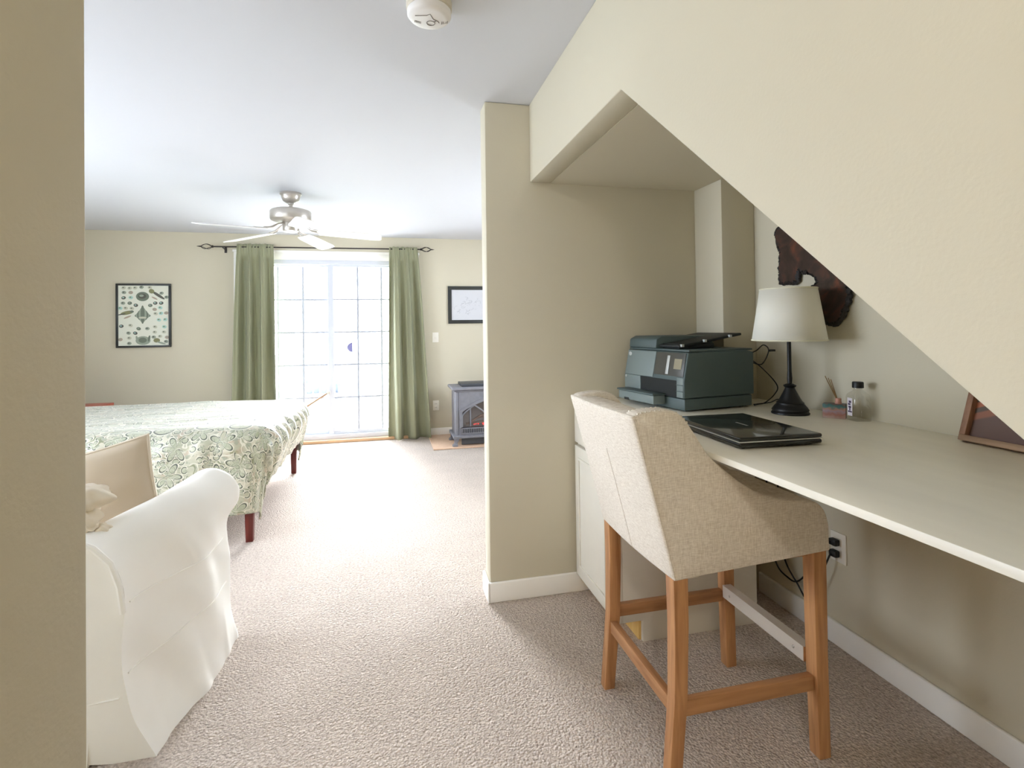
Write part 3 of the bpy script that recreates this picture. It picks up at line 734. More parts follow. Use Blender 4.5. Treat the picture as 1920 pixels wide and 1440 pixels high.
wa = thing('live_edge_wall_art', 'dark live-edge burl slab hung on the wall above the lamp', 'wall art', (XR, 1.82, 1.5))
build('slab', MB().prism(dl, XR - .024, XR - .001, 'x'), burl(), wa)
bark = [(XR - .014, p[0], p[1]) for p in densify(out_l, 5, .004, 5)]
build('bark_edge', MB().tube(bark, [.009 + .005 * random.random() for _ in bark], 6, closed=True), mat('charred_bark', (26, 20, 19), .55, var=.3, vscale=60, bump=.6, bscale=120, bdist=.004), wa, smooth=True)

# outlet by the desk, plugs, cords
def outlet(name, label, c, axis, toggles):
    o = thing(name, label, 'light switch' if toggles else 'outlet', c)
    def bx(mb, a0, a1, d0, d1, z0, z1):
        if axis == 'x': mb.box(-d1, -d0, a0, a1, z0, z1)
        else: mb.box(a0, a1, -d1, -d0, z0, z1)
        return mb
    put('plate', bx(MB(), -.036, .036, 0, .006, -.058, .058), PLATE, o, bevel=.002)
    if toggles: put('toggle', bx(MB(), -.007, .007, .0062, .016, -.014, .010), PLATE, o, bevel=.002)
    else:
        for z in (-.022, .022): 
            r = put('receptacle', bx(MB(), -.017, .017, .0062, .0085, z - .015, z + .015), PLATE, o, bevel=.002)
            for s in (-.007, .007): put('slot', bx(MB(), s - .0015, s + .0015, .0083, .0089, z - .005, z + .006), CORD, r)
    return o
outlet('desk_outlet', 'white wall outlet with two black plugs below the desk', (XR, 1.722, .388), 'x', False)
outlet('wall_outlet', 'white wall outlet near the floor beside the stove', (.545, YB, .356), 'y', False)
outlet('light_switch', 'white light switch on the wall below the sketch', (.548, YB, 1.158), 'y', True)
def spline(pts, n=10): return smooth_poly(pts, n)
def cable(name, label, zc, pts):
    t = thing(name, label, 'cord', (XR - .02, 1.725, zc))
    build('plug', MB().box(XR - .034, XR - .010, 1.708, 1.742, zc - .013, zc + .013), CORD, t, bevel=.005)
    build('cable', MB().tube(spline(pts), .0034, 8), CORD, t, smooth=True)
cable('power_cord', 'black power cord looping low from the upper plug', .410, [(XR - .034, 1.73, .410), (XR - .05, 1.78, .37), (XR - .03, 1.85, .245), (XR - .02, 1.92, .165), (XR - .02, 1.975, .155), (XR - .025, 2.04, .19), (XR - .03, 2.075, .33), (XR - .03, 2.09, .60), (XR - .03, 2.10, .83)])
cable('power_cord', 'black power cord hanging to the baseboard from the lower plug', .366, [(XR - .034, 1.73, .366), (XR - .05, 1.77, .25), (XR - .03, 1.85, .12), (XR - .022, 1.92, .155), (XR - .03, 1.985, .24), (XR - .03, 2.01, .40), (XR - .03, 2.02, .65), (XR - .03, 2.03, .83)])
cb = thing('printer_cable', 'thin black printer cable looping behind the printer', 'cable', (1.60, 2.07, ZD))
build('cable', MB().tube(spline([(1.555, 2.03, 1.135), (1.60, 2.03, 1.15), (1.63, 2.02, 1.175), (1.64, 2.0, 1.15), (1.62, 2.02, 1.09), (1.58, 2.04, 1.10)]), .0026, 6), CORD, cb, smooth=True)
build('cable', MB().tube(spline([(1.56, 2.03, 1.12), (1.61, 2.0, 1.07), (1.655, 1.97, 1.0), (1.64, 1.97, .96), (1.60, 1.98, .925), (1.56, 1.98, .919), (1.535, 1.965, .919)]), .0026, 6), CORD, cb, smooth=True)
build('cable', MB().tube(spline([(1.545, 1.985, .919), (1.60, 1.95, .930), (1.625, 1.93, .945), (1.64, 1.90, .935), (1.63, 1.875, .919), (1.60, 1.85, .9185)]), .0026, 6), CORD, cb, smooth=True)
build('connector', MB().box(1.64, 1.668, 1.99, 2.0, 1.146, 1.156), CORD, cb, bevel=.002)

# ------------------------------------------------------------------ bed
bed = thing('bed', 'bed with dark red wooden legs and white base', 'bed', (-2.0, 4.22, 0))
for x in (-.82, -3.1):
    for y in (3.46, 4.985): build('leg', leg([(x, y, .27), (x, y, .1), (x, y, 0)], .05, .04), BEDW, bed, bevel=.003)
for y in (3.45, 4.97): build('side_rail', MB().box(-3.1, -.82, y, y + .025, .24, .30), BEDW, bed)
build('box_spring', MB().box(-3.14, -.80, 3.48, 4.965, .22, .40), SHEET, bed, bevel=.03, segs=3)
build('mattress', MB().box(-3.14, -.80, 3.49, 4.955, .40, .59), SHEET, bed, bevel=.05, segs=4)
build('headboard', MB().box(-3.22, -3.16, 3.42, 5.02, .0, 1.05), BEDW, bed, bevel=.01)
A, B0, B1, RR, ZT = -.805, 3.555, 4.90, .135, .650
def drape(a, b):
    ea = max(0, a - A); eb = max(0, B0 - b); ef = max(0, b - B1)
    e2 = max(eb, ef); sg = -1 if eb > 0 else 1
    e = (ea ** 3 + e2 ** 3) ** (1 / 3)
    bx_, by_ = min(a, A), min(max(b, B0), B1)
    puff = .016 * nz3(a * 1.7, b * 1.7, 3) + .010 * nz3(a * 1.2, b * 7, 8) + .006 * nz3(a * 5, b * 13, 1)
    z = ZT + .02 - .012 * max(0, (b - 4.2)) + puff
    if e < 1e-9: return Vector((bx_, by_, z))
    h = math.hypot(ea, e2); dx, dy = ea / h, sg * e2 / h
    q = PI * RR / 2
    if e < q: ho, dr_ = RR * math.sin(e / RR), RR * (1 - math.cos(e / RR))
    else: ho, dr_ = RR + .02 * math.sin((e - q) * 5) - .46 * (e - q) * dx, RR + (e - q)
    s = b if ea >= e2 else a
    fold = min(1, e / .15) * (.014 * math.sin(s * 34 + 3 * nz3(s * 3, e * 3, 5)) * (1 if ea > e2 else .35) + .02 * nz3(s * 4, e * 2.5, 7))
    ho += fold
    return Vector((bx_ + dx * ho, by_ + dy * ho, z - dr_ + .4 * fold * (e < q)))
EA, EB, EF = .42, .575, .54
NA, NB = 250, 210
a0, a1, b0_, b1_ = -3.12, A + EA, B0 - EB, B1 + EF
mb = MB().grid(lambda u, v: drape(a0 + (a1 - a0) * u, b0_ + (b1_ - b0_) * v), NA, NB)
cf = build('comforter', mb, PAISLEY, smooth=True, angle=180, at=(-2.0, 4.22, .0), solid=.012)
uvl = cf.data.uv_layers.new(name='UVMap')
for l in cf.data.loops:
    i = l.vertex_index; uvl.data[l.index].uv = (a0 + (a1 - a0) * (i % (NA + 1)) / NA, b0_ + (b1_ - b0_) * (i // (NA + 1)) / NB)
tag(cf, 'green and cream paisley comforter draped over the bed', 'comforter')

ns = thing('nightstand', 'red-brown wooden nightstand beyond the far side of the bed', 'nightstand', (-2.80, 5.50, 0))
build('top', MB().box(-3.08, -2.53, 5.26, 5.72, .576, .603), wood('cherry_top', (152, 66, 50), (182, 92, 72), .4, 4, (.1, 1, 1)), ns, bevel=.004)
build('body', MB().box(-3.04, -2.57, 5.30, 5.68, .10, .576), BEDW, ns, bevel=.003)
nd = build('drawer', MB().box(-2.571, -2.556, 5.32, 5.66, .40, .55), BEDW, ns, bevel=.003)
build('knob', MB().ball((-2.545, 5.49, .475), .014, 12, 8), BRONZE, nd, smooth=True)
for x in (-3.01, -2.6):
    for y in (5.33, 5.65): build('leg', leg([(x, y, .10), (x, y, 0)], .045, .035), BEDW, ns)

# ------------------------------------------------------------------ slipcovered sofa
so = thing('sofa', 'white slipcovered sofa with rolled arm, seen from behind', 'sofa', (-1.6, 2.1, 0))
near = [(-.690, 0), (-.745, .10), (-.768, .22), (-.768, .34), (-.770, .44), (-.778, .52), (-.800, .585), (-.845, .635), (-.900, .655), (-.950, .640), (-.965, .58), (-.965, .40)]
frnt = [(-.618, 0), (-.632, .12), (-.645, .24), (-.650, .34), (-.655, .42), (-.645, .50), (-.600, .575), (-.618, .655), (-.690, .706), (-.765, .690), (-.815, .61), (-.815, .40)]
def arm_ring(t, shrink=0):
    s = min(1, t * 1.5); s = s * s * (3 - 2 * s); s2 = t
    y = 1.79 + .62 * t
    pts = []
    for i, (n_, f_) in enumerate(zip(near, frnt)):
        k = s if i < 6 else .35 * s + .65 * s2
        pts.append((n_[0] + (f_[0] - n_[0]) * k, n_[1] + (f_[1] - n_[1]) * k))
    pts = smooth_poly(pts, 5)
    cx, cz = -.72, .40
    out = []
    for i, (x, z) in enumerate(pts):
        wr = .012 * nz3(x * 5, y * 5, z * 5) + .010 * nz3(x * 3 + 9, y * 9 + z * 7, z * 4) + .030 * max(0, nz3(4, y * 8, z * 1.6)) * (1 - min(1, z / .34))
        w_ = min(1, z / .05) if z < .4 else 1
        x2 = x + wr * (1 if i < len(pts) * .6 else .3)
        z2 = z + (wr * .4 if z > .5 else 0)
        if shrink:
            x2 = x2 + (cx + .0 - x2) * shrink * .55; z2 = z2 + ((.42 - z2) * shrink * .5 if z2 > .42 else 0)
        out.append((x2, y, z2))
    out += [(-.93 + .1 * t, y, .02), (-.80, y, 0)]
    return out
rings = [arm_ring(i / 48) for i in range(47)]
for k, (dt, s) in enumerate(((.975, .06), (.992, .16), (1.0, .32))): rings.append(arm_ring(dt, s))
build('arm', MB().loft(rings), SLIP, so, smooth=True, angle=70)
def seam_line(i, zoff=0):
    pts = []
    for k in range(2, 44, 2):
        r = arm_ring(k / 48); p = r[i]; pts.append((p[0] + .002, p[1], p[2]))
    return pts
build('skirt_seam', MB().tube(seam_line(11), .0028, 6), SLIP, so, smooth=True)
build('arm_seam', MB().tube(seam_line(21), .0025, 6), SLIP, so, smooth=True)
def backf():
    rings = []
    for k in range(30):
        x = -2.5 + (2.5 - .86) * k / 29; en = max(0, (k - 25) / 4) ** 2
        y0 = 1.80 + .004 * nz3(x * 4, 1, 2)
        prof = [(y0 - .02, .0), (y0 - .005, .1), (y0, .2), (y0, .5), (y0 + .012, .66), (y0 + .05, .715), (y0 + .11, .71), (y0 + .16, .64), (y0 + .17, .4), (y0 + .17, .05)]
        rings.append([(x, a + (y0 + .08 - a) * .6 * en * (b > .4), b - max(0, b - .45) * .45 * en) for a, b in prof])
    return MB().loft(rings)
build('back', backf(), SLIP, so, smooth=True, angle=60)
build('back_seam', MB().tube([(-1.6, 1.797, .172), (-.95, 1.797, .172), (-.78, 1.787, .19)], .0028, 6), SLIP, so)
build('back_welt', MB().tube([(-.98, 1.788, .672), (-.90, 1.786, .664), (-.845, 1.784, .638), (-.800, 1.783, .588), (-.778, 1.783, .52), (-.768, 1.783, .44)], .009, 8), SLIP, so, smooth=True)
def blob(c, r, seed, amp=.25, tw=5):
    mb_ = MB()
    def f(u, v):
        a, b = 2 * PI * u, PI * v
        d = Vector((math.sin(b) * math.cos(a), math.sin(b) * math.sin(a), -math.cos(b)))
        k = 1 + amp * nz3(d.x * 1.5 + seed, d.y * 1.5, d.z * 1.5) + .10 * math.sin(a * tw + 4 * d.z + seed) * math.sin(b)
        return Vector((c[0] + d.x * r[0] * k, c[1] + d.y * r[1] * k, c[2] + d.z * r[2] * k))
    return mb_.grid(f, 40, 24)
SLIPB = mat('cream_slipcover_back', (226, 214, 194), .95, var=.02, vscale=4, bump=.3, bscale=500, bdist=.0008, spec=.1)
build('gathered_corner', blob((-.945, 1.93, .745), (.080, .07, .045), 2, .3, 6), SLIPB, so, smooth=True, angle=180)
build('gathered_corner', blob((-.955, 1.90, .700), (.075, .06, .05), 7, .35, 7), SLIPB, so, smooth=True, angle=180)
build('knot', blob((-.872, 1.89, .655), (.024, .025, .018), 4, .4, 5), SLIPB, so, smooth=True, angle=180)
build('knot', blob((-.895, 1.88, .672), (.022, .022, .016), 9, .4, 5), SLIPB, so, smooth=True, angle=180)
build('seat_cushion', MB().box(-2.4, -.84, 1.97, 2.46, .28, .43), SLIP, so, bevel=.04, segs=4)
build('front_skirt', MB().box(-2.4, -.83, 2.36, 2.40, .01, .28), SLIP, so)
def pillow(name, label, c, w_, h, th, rot, m):
    o = thing(name, label, 'pillow', c); o.rotation_euler = rot
    def surf(sgn):
        def f(u, v):
            a, b = 2 * u - 1, 2 * v - 1
            e = max(0, (1 - a * a)) ** .45 * max(0, (1 - b * b)) ** .45
            pin = 1 - .07 * (1 - abs(a)) * 0
            x = a * w_ / 2 * (1 - .06 * (1 - b * b)); z = b * h / 2 * (1 - .06 * (1 - a * a))
            return Vector((x, sgn * th / 2 * e * (1 + .08 * nz3(a * 2, b * 2, sgn)), z))
        return f
    put('cover', MB().grid(surf(-1), 24, 24).grid(surf(1), 24, 24), m, o, smooth=True, angle=180)
    ed = []
    f = surf(1)
    for t in range(24): ed.append(f(t / 24, 0))
    for t in range(24): ed.append(f(1, t / 24))
    for t in range(24): ed.append(f(1 - t / 24, 1))
    for t in range(24): ed.append(f(0, 1 - t / 24))
    put('piping', MB().tube(ed, .0055, 6, closed=True), PIPE, o, smooth=True)
    return o
pillow('throw_pillow', 'beige throw pillow with cream piping on the white sofa', (-1.045, 2.12, .628), .50, .44, .13, (math.radians(-10), math.radians(-13), math.radians(4)), PILLOW)

# ------------------------------------------------------------------ ceiling fan
fan = thing('ceiling_fan', 'white five-blade ceiling fan with nickel motor', 'ceiling fan', (-.72, 4.33, ZC))
put('canopy', MB().lathe([(.078, 0), (.080, -.012), (.070, -.020), (.066, -.040), (.056, -.062), (.035, -.076), (.020, -.080)], n=36), NICKEL, fan, smooth=True, angle=50)
put('downrod', MB().lathe([(.022, -.078), (.022, -.088), (.014, -.092), (.014, -.135), (.024, -.140)], n=20), NICKEL, fan, smooth=True)
put('motor_housing', MB().lathe([(.03, -.128), (.125, -.132), (.145, -.140), (.150, -.150), (.150, -.200), (.145, -.212), (.135, -.216), (.110, -.224), (.06, -.232)], n=48), NICKEL, fan, smooth=True, angle=35)
put('switch_housing', MB().lathe([(.056, -.228), (.060, -.236), (.060, -.285), (.054, -.296), (.030, -.302)], n=32), NICKEL, fan, smooth=True, angle=35)
blade_pts = [(.20, -.050), (.26, -.060), (.62, -.070), (.665, -.062), (.68, -.040), (.68, .040), (.665, .062), (.62, .070), (.26, .060), (.20, .050)]
bl0 = ir0 = None
for k in range(5):
    ang = math.radians(72 * k)
    if bl0 is None:
        bl0 = o = put('blade', MB().prism(blade_pts, -.003, .003, 'z'), FANW, fan, bevel=.002)
        i0 = MB().tube([(.05, 0, .055), (.10, 0, .040), (.15, .012, .012), (.20, .022, .0055)], .007, 8).tube([(.10, 0, .040), (.15, -.012, .012), (.20, -.022, .0055)], .007, 8)
        i0.box(.19, .27, -.034, .034, .0031, .0065)
        ir0 = i = put('blade_iron', i0, NICKEL, fan, smooth=True)
    else:
        o = bl0.copy(); i = ir0.copy(); C.objects.link(o); C.objects.link(i)
    # blades droop slightly and are pitched
    mt = Matrix.Translation((0, 0, -.285)) @ Matrix.Rotation(ang, 4, 'Z') @ Matrix.Rotation(math.radians(3.5), 4, 'Y') @ Matrix.Rotation(math.radians(-12), 4, 'X')
    for q in (o, i): q.location = mt.to_translation(); q.rotation_euler = mt.to_euler()

# ------------------------------------------------------------------ curtains
YR, ZR = YB - .105, 2.172
rod = thing('curtain_rod', 'thin dark curtain rod with cage finials above the patio door', 'curtain rod', (-.7, YR, ZR))
build('rod', MB().tube([(-1.80, YR, ZR - .008), (.385, YR, ZR + .008)], .0075, 12), BRONZE, rod, smooth=True)
for s, x in ((-1, -1.80), (1, .385)):
    fm = MB().ball((x, YR, ZR + s * .008), .014, 10, 8).tube([(x + s * .115, YR, ZR + s * .008), (x + s * .15, YR, ZR + s * .008)], [.008, .002], 8)
    for k in range(4):
        a = PI / 2 * k + .4
        fm.tube([(x + s * .115 * t, YR + .034 * math.sin(PI * t) * math.cos(a + t), ZR + s * .008 + .034 * math.sin(PI * t) * math.sin(a + t)) for t in [i / 10 for i in range(11)]], .0035, 6)
    build('finial', fm, BRONZE, rod, smooth=True)
for x in (-1.70, .31):
    build('bracket', MB().tube([(x, YB - .002, ZR - .03), (x, YR, ZR - .018)], .006, 8).box(x - .012, x + .012, YB - .006, YB - .0005, ZR - .06, ZR), BRONZE, rod)
def curtain(label, x0t, x1t, x0b, x1b, folds, seed):
    o = thing('curtain', label, 'curtain', ((x0t + x1t) / 2, YR, 0), group='sage curtains')
    z1, z0 = ZR + .028, .006
    def f(u, v):
        z = z0 + (z1 - z0) * v
        k = (1 - v) ** .8
        xa, xb = x0t + (x0b - x0t) * k, x1t + (x1b - x1t) * k
        ph = u + .05 * nz3(u * 3, z * .5, seed)
        am = .022 + .036 * min(1, (1 - v) * 2.2)
        if v > .955: am *= .75
        y = YR - .004 - am * (math.copysign(abs(math.sin(2 * PI * folds * ph + seed)) ** .75, math.sin(2 * PI * folds * ph + seed)) + .35 * math.sin(2 * PI * folds * 2.3 * ph * (1 + .1 * v) + seed * 2) * (.4 + .6 * v)) + .012 * nz3(u * 2, z * 1.3, seed + 5)
        if v > .93: y = YR - .012 - (y - YR + .004) * -.5 - .004 * math.sin(u * 95)
        x = xa + (xb - xa) * u + .010 * math.sin(2 * PI * folds * ph + seed + 1.3)
        return Vector((x, min(y, YB - .03), z + (.010 * nz3(u * 14, 0, seed) if v > .99 else 0)))
    build('panel', MB().grid(f, 120, 70), CURT, o, smooth=True, angle=180, solid=.003)
    def h(u):
        p = f(u, .004); return p + Vector((0, -.002, .006))
    return o
curtain('sage green curtain left of the patio door behind the bed', -1.565, -1.205, -1.625, -1.175, 3.0, 1)
curtain('sage green curtain right of the patio door reaching the floor', .035, .335, .005, .470, 2.6, 4)

# ------------------------------------------------------------------ pictures on the back wall
def picture(name, label, x0, x1, z0, z1, fw, paper):
    o = thing(name, label, 'picture', ((x0 + x1) / 2, YB, (z0 + z1) / 2))
    y0, y1 = YB - .024, YB - .001
    for nm, b in (('frame_rail', (x0, x1, z1 - fw, z1)), ('frame_rail', (x0, x1, z0, z0 + fw)), ('frame_stile', (x0, x0 + fw, z0 + fw, z1 - fw)), ('frame_stile', (x1 - fw, x1, z0 + fw, z1 - fw))):
        build(nm, MB().box(b[0], b[1], y0, y1, b[2], b[3]), FRAMEB, o, bevel=.0015)
    return o, build('paper', MB().box(x0 + fw, x1 - fw, YB - .014, YB - .004, z0 + fw, z1 - fw), paper, o)
def flat(mb, pts, y, mi): mb.add([(x, y, z) for x, z in pts], [list(range(len(pts)))], mi)
def ell(mb, cx, cz, rx, rz, y, mi, rot=0, n=18):
    flat(mb, [(cx + rx * math.cos(a) * math.cos(rot) - rz * math.sin(a) * math.sin(rot), cz + rx * math.cos(a) * math.sin(rot) + rz * math.sin(a) * math.cos(rot)) for a in [2 * PI * i / n for i in range(n)]], y, mi)
INKS = [mat('ink_%d' % i, c, .7) for i, c in enumerate([(112, 122, 108), (152, 162, 146), (92, 92, 84), (168, 206, 196), (134, 134, 98), (196, 196, 176), (176, 160, 144)])]
PX0, PX1, PZ0, PZ1 = -2.735, -2.228, 1.105, 1.772
po, pp = picture('framed_nature_print', 'black-framed natural history print of birds, nest and eggs', PX0, PX1, PZ0, PZ1, .020, mat('ivory_paper', (224, 226, 212), .7))
ix0, ix1, iz0, iz1 = PX0 + .02, PX1 - .02, PZ0 + .02, PZ1 - .02
def T2(u, v): return ix0 + (ix1 - ix0) * (u - 490) / 755, iz1 - (iz1 - iz0) * (v - 280) / 905
def ED(mb, u, v, ru, rv, mi, rot=0, lay=0):
    x, z = T2(u, v); ell(mb, x, z, ru / 755 * (ix1 - ix0), rv / 905 * (iz1 - iz0), YB - .0143 - .0002 * lay, mi, rot)
pm = MB(); rnd = random.Random(11)
eggs = [(575, 385, 1), (675, 385, 6), (570, 465, 2), (675, 460, 3), (560, 545, 1), (660, 545, 0), (750, 577, 2), (965, 580, 0), (1040, 545, 2), (1130, 545, 2), (1115, 615, 3), (1030, 640, 6), (1045, 705, 5), (1125, 700, 3), (1205, 695, 6), (1095, 800, 3), (1190, 795, 3), (1135, 395, 1), (1210, 455, 1), (535, 890, 2), (670, 880, 5), (790, 930, 0), (920, 930, 1), (1035, 905, 5), (1175, 905, 3), (640, 995, 1), (740, 997, 2), (1030, 985, 5), (1170, 985, 5), (520, 1090, 6), (650, 1070, 5), (650, 1150, 1), (1015, 1060, 1), (1110, 1050, 5), (1215, 1065, 6), (1200, 1130, 1), (570, 315, 5), (660, 320, 5), (740, 315, 5), (835, 305, 1), (960, 310, 5), (520, 620, 3), (600, 620, 5), (690, 625, 5)]
for u, v, c in eggs:
    ED(pm, u, v, 34, 24, c, rnd.uniform(-.3, .3), 0); ED(pm, u - 6, v - 4, 14, 9, (c + 1) % 6, 0, 1)
ED(pm, 850, 445, 98, 70, 0); ED(pm, 845, 440, 60, 38, 2, 0, 1); ED(pm, 835, 432, 34, 18, 1, 0, 2)
for k, (ru, rv, c) in enumerate(((120, 34, 0), (104, 60, 1), (84, 90, 0), (60, 112, 1), (30, 140, 0))): ED(pm, 850, 735 - k * 4, ru, rv, c, 0, k)
ED(pm, 850, 765, 60, 16, 5, 0, 6)
ED(pm, 855, 1110, 112, 66, 1); ED(pm, 850, 1105, 62, 40, 0, 0, 1); ED(pm, 765, 1080, 18, 44, 1, .2, 1); ED(pm, 945, 1080, 18, 48, 0, -.2, 1)
ED(pm, 1085, 425, 120, 20, 2, -.62, 1); ED(pm, 985, 365, 42, 34, 4, -.4, 2); ED(pm, 1030, 470, 50, 12, 6, -.5, 2)
ED(pm, 620, 690, 100, 28, 4, .22, 1); ED(pm, 625, 755, 60, 13, 6, .4, 1); ED(pm, 690, 672, 30, 18, 0, 0, 2); ED(pm, 540, 712, 60, 9, 2, .2, 2)
ED(pm, 1060, 1110, 50, 34, 4, 0, 1); ED(pm, 1130, 1150, 70, 14, 1, -.3, 2)
build('printed_figures', pm, INKS, pp, fix=False)['kind'] = 'stuff'
so_, sp_ = picture('framed_sketch', 'black-framed pale pencil sketch above the stove', .700, 1.32, 1.318, 1.762, .042, mat('sketch_paper', (206, 207, 212), .7))
pm = MB(); rnd = random.Random(5)
for k in range(46):
    cx, cz = rnd.uniform(.80, 1.22), rnd.uniform(1.42, 1.62); rr = rnd.uniform(.006, .03); a0_ = rnd.uniform(0, 6)
    pts = [(cx + rr * math.cos(a0_ + t) * (1 + t * .2), YB - .0142, cz + rr * math.sin(a0_ + t) * (1 - t * .1)) for t in [i * .3 for i in range(rnd.randint(4, 14))]]
    pm.tube(pts, .0011, 4)
build('pencil_lines', pm, mat('pencil_grey', (158, 160, 166), .8), sp_)['kind'] = 'stuff'

# ------------------------------------------------------------------ gas stove
GX0, GX1, GY0, GY1, GC = .665, 1.385, 5.55, 5.93, 1.025
gs = thing('gas_stove', 'grey cast-iron freestanding gas stove with arched glass', 'stove', (GC, 5.74, .014))
build('body', MB().box(GX0 + .03, GX1 - .03, GY0 + .06, GY1, .11, .585).box(GX0 + .03, GX0 + .06, GY0 + .012, GY0 + .06, .11, .585).box(GX1 - .06, GX1 - .03, GY0 + .012, GY0 + .06, .11, .585), IRON, gs, bevel=.004)
build('top', MB().box(GX0 + .012, GX1 - .012, GY0 - .005, GY1 + .008, .586, .604).box(GX0 - .012, GX1 + .012, GY0 - .028, GY1 + .02, .604, .634), IRON, gs, bevel=.010, segs=3)
build('vent_plate', MB().box(GX0 + .10, GX1 - .10, GY0 + .05, GY1 - .02, .634, .664), IRON_D, gs, bevel=.004)
def arch(cx, hw, z0, zs, zt, n=10):
    """gothic arch outline, left foot over the point to the right foot"""
    L_ = [(cx - hw, z0), (cx - hw, zs)]
    for i in range(1, n + 1):
        t = i / n; L_.append((cx - hw * (1 - math.sin(t * PI / 2) ** 1.15) if t < 1 else cx, zs + (zt - zs) * (1 - (1 - t) ** 1.9)))
    return L_ + [(2 * cx - x, z) for x, z in L_[-2::-1]]
ar_o, ar_i = arch(GC, .295, .20, .385, .525), arch(GC, .262, .215, .375, .490)
# front plate with an arched opening: strips between the rectangle and the arch
fp = MB(); y0_, y1_ = GY0 + .008, GY0 + .03
def quadstrip(mb, A_, B_, ya, yb_):
    for i in range(len(A_) - 1):
        q = [A_[i], A_[i + 1], B_[i + 1], B_[i]]
        mb.add([(x, ya, z) for x, z in q] + [(x, yb_, z) for x, z in q], [(0, 1, 2, 3), (7, 6, 5, 4), (0, 4, 5, 1), (2, 6, 7, 3), (1, 5, 6, 2), (3, 7, 4, 0)])
rect = [(GX0 + .06 if x < GC - .15 else (GX1 - .06 if x > GC + .15 else x), z if (abs(x - GC) > .27) else .584) for x, z in ar_o]
rect = [(x if not (z >= .58 and abs(x - GC) > .15) else (GX0 + .06 if x < GC else GX1 - .06), z) for x, z in rect]
quadstrip(fp, rect, ar_o, y0_, y1_)
fp.box(GX0 + .06, GX1 - .06, y0_, y1_, .115, .20)
build('front_plate', fp, IRON, gs)
ab = MB(); quadstrip(ab, ar_o, ar_i, GY0 - .004, y1_); build('arch_moulding', ab, IRON, gs)
tc_ = MB()
for cx in (GC - .131, GC + .131):
    a_ = arch(cx, .131, .215, .33, .44); tc_.tube([(x, GY0 + .016, z) for x, z in a_], .009, 6)
tc_.tube([(GC - .175, GY0 + .016, .215), (GC - .175, GY0 + .016, .45)], .008, 6).tube([(GC + .175, GY0 + .016, .215), (GC + .175, GY0 + .016, .45)], .008, 6)
build('tracery', tc_, IRON, gs, smooth=True)
build('glass', MB().prism(ar_o, GY0 + .032, GY0 + .036, 'y'), STOVEG, gs)
build('firebox', MB().box(GX0 + .062, GX1 - .062, GY0 + .0605, GY0 + .066, .19, .55), mat('firebox_brick', (140, 106, 102), .8, var=.3, vscale=25), gs)
lgm = wood('charred_log', (84, 60, 52), (172, 136, 118), .9, 20, (.2, 1, 1))
for k, (p0, p1, r) in enumerate((((GC - .22, GY0 + .05, .24), (GC + .22, GY0 + .052, .25), .012), ((GC - .18, GY0 + .048, .25), (GC + .05, GY0 + .05, .36), .012), ((GC + .18, GY0 + .048, .25), (GC - .06, GY0 + .05, .37), .011), ((GC - .10, GY0 + .05, .30), (GC + .12, GY0 + .05, .29), .011))):
    build('log', MB().tube([p0, ((p0[0] + p1[0]) / 2, p0[1], (p0[2] + p1[2]) / 2 + .012), p1], [r, r * 1.15, r * .9], 10), lgm, gs, smooth=True)
em = MB(); rnd = random.Random(2)
for k in range(26): em.ball((rnd.uniform(GC - .14, GC + .2), GY0 + .048, .222 + rnd.uniform(0, .014)), rnd.uniform(.006, .011), 6, 4)
build('embers', em, EMBER, gs)['kind'] = 'stuff'
gr = MB().box(GX0 + .09, GX1 - .09, GY0 - .002, GY0 + .012, .192, .204).box(GX0 + .09, GX1 - .09, GY0 - .002, GY0 + .012, .142, .152)
build('grille_frame', gr, IRON, gs)
s0 = None
for i in range(22):
    if s0 is None: s0 = o = put('slat', MB().box(-.004, .004, -.006, .006, .151, .193), IRON_D, gs)
    else: o = s0.copy(); C.objects.link(o)
    o.location = (GX0 + .11 + i * (GX1 - GX0 - .22) / 21 - GC, GY0 + .004 - 5.74, -.014)
build('base_shelf', MB().box(GX0 - .002, GX1 + .002, GY0 - .022, GY1, .098, .124), IRON, gs, bevel=.006)
build('apron', MB().box(GX0 + .09, GX1 - .09, GY0 + .02, GY0 + .04, .026, .098), IRON_D, gs)
for x, sx in ((GX0 + .03, -1), (GX1 - .03, 1)):
    for y in (GY0 + .01, GY1 - .03):
        build('leg', MB().loft([[(x + dx * w_ + sx * o_, y + dy * w_, z) for dx, dy in ((-1, -1), (1, -1), (1, 1), (-1, 1))] for z, w_, o_ in ((.014, .028, .012), (.03, .026, .012), (.045, .016, .004), (.075, .022, -.004), (.10, .034, 0))]), IRON, gs, bevel=.003)

# ------------------------------------------------------------------ fill lamp added on the hall ceiling (behind the camera)
hl = thing('hall_fill_light', 'unseen frosted dome added on the hall ceiling as fill light', 'fill light', (-.25, -1.0, ZC))
put('base', MB().lathe([(.17, 0), (.175, -.01), (.17, -.03), (.15, -.034)], n=40), NICKEL, hl, smooth=True)
mm, N_, L_2, p_ = new_mat('fill_dome_glow'); p_.inputs['Base Color'].default_value = (.9, .88, .82, 1)
p_.inputs['Emission Color'].default_value = (1, .92, .80, 1); p_.inputs['Emission Strength'].default_value = LAMP  # glow of the added lamp, fills surfaces facing the hall
put('dome', MB().lathe([(.155, -.034), (.150, -.055), (.125, -.085), (.08, -.105), (.03, -.113), (.002, -.114)], n=40), mm, hl, smooth=True)

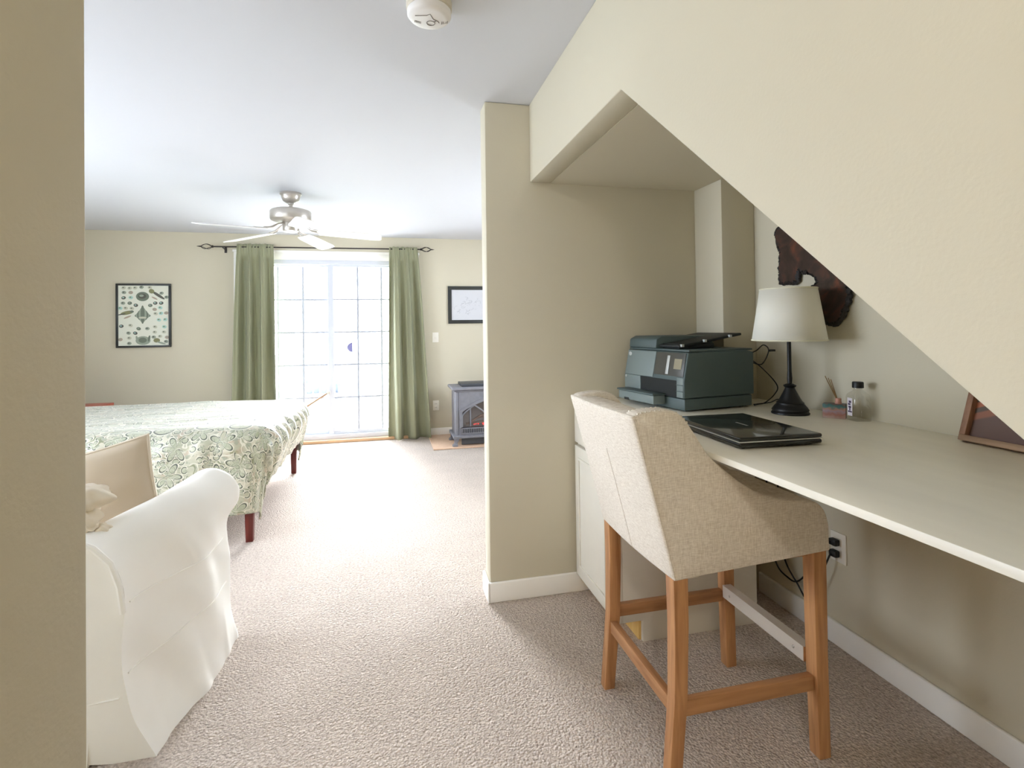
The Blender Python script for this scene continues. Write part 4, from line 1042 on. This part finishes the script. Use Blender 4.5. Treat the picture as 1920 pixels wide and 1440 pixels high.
# ------------------------------------------------------------------ smoke alarm
sm = thing('smoke_alarm', 'round white smoke alarm on the ceiling', 'smoke alarm', (.141, 1.700, ZC))
put('base', MB().lathe([(.071, 0), (.073, -.004), (.073, -.026), (.069, -.030)], n=48), SMOKEB, sm, smooth=True, angle=40)
put('cover', MB().lathe([(.066, -.028), (.0705, -.033), (.0705, -.046), (.064, -.054), (.050, -.057), (.0, -.0585)], n=48), SMOKEW, sm, smooth=True, angle=40)
GREY = mat('alarm_grey', (128, 122, 116), .6)
put('test_button', MB().tube([(.013 * math.cos(2 * PI * i / 24) + .006, .018 + .013 * math.sin(2 * PI * i / 24), -.0585) for i in range(24)], .0014, 6, closed=True).tube([(.014, .008, -.0582), (.022, .004, -.0582)], .0014, 6), GREY, sm)
vm = MB()
for i in range(5): vm.box(.040 + i * .0045, .0425 + i * .0045, .004 - i * .001, .018 - i * .001, -.0585 + .0009 * i, -.0560)
for i in range(5): vm.box(-.046 + i * .0045, -.0435 + i * .0045, .014 + i * .001, .024 + i * .001, -.0585 - .0 * i, -.0560)
put('vent_slots', vm, GREY, sm)['kind'] = 'stuff'
put('door_groove', MB().tube([(-.046, -.012, -.0572), (-.01, -.022, -.0578), (.0, -.03, -.0572), (.012, -.006, -.0582), (.028, .004, -.0580), (.032, .012, -.0578)], .0016, 6), GREY, sm)

# ------------------------------------------------------------------ security bar and outdoor bench
sb = thing('security_bar', 'wooden security bar slanting across the left door pane', 'security bar', (-.8, YB - .03, .1))
build('bar', MB().tube([(-1.28, YB - .035, .165), (-.655, YB - .035, .558)], .011, 10), wood('bar_wood', (150, 118, 92), (178, 146, 118), .5, 6, (.2, 1, 1)), sb, smooth=True)
build('pivot', MB().box(-.672, -.636, YB - .047, YB + .004, .545, .575), NICKEL, sb, bevel=.002)
bn = thing('patio_chair', 'blue-grey patio chair standing on the deck outside', 'patio chair', (-.92, 7.9, -.06))
BLUEG = mat('blue_grey_resin', (90, 100, 116), .6)
put('seat', MB().box(-.26, .26, -.25, .25, .36, .40), BLUEG, bn, bevel=.01)
for i in range(5): put('back_slat', MB().box(-.24 + i * .1, -.16 + i * .1, .22, .25, .40, .72), BLUEG, bn, bevel=.005)
for sx in (-1, 1):
    for sy in (-1, 1): put('leg', MB().box(sx * .22 - .025, sx * .22 + .025, sy * .21 - .025, sy * .21 + .025, 0, .36), BLUEG, bn)
    put('armrest', MB().box(sx * .26 - .03, sx * .26 + .03, -.25, .25, .56, .585).box(sx * .26 - .02, sx * .26 + .02, -.24, -.20, .36, .56), BLUEG, bn, bevel=.004)
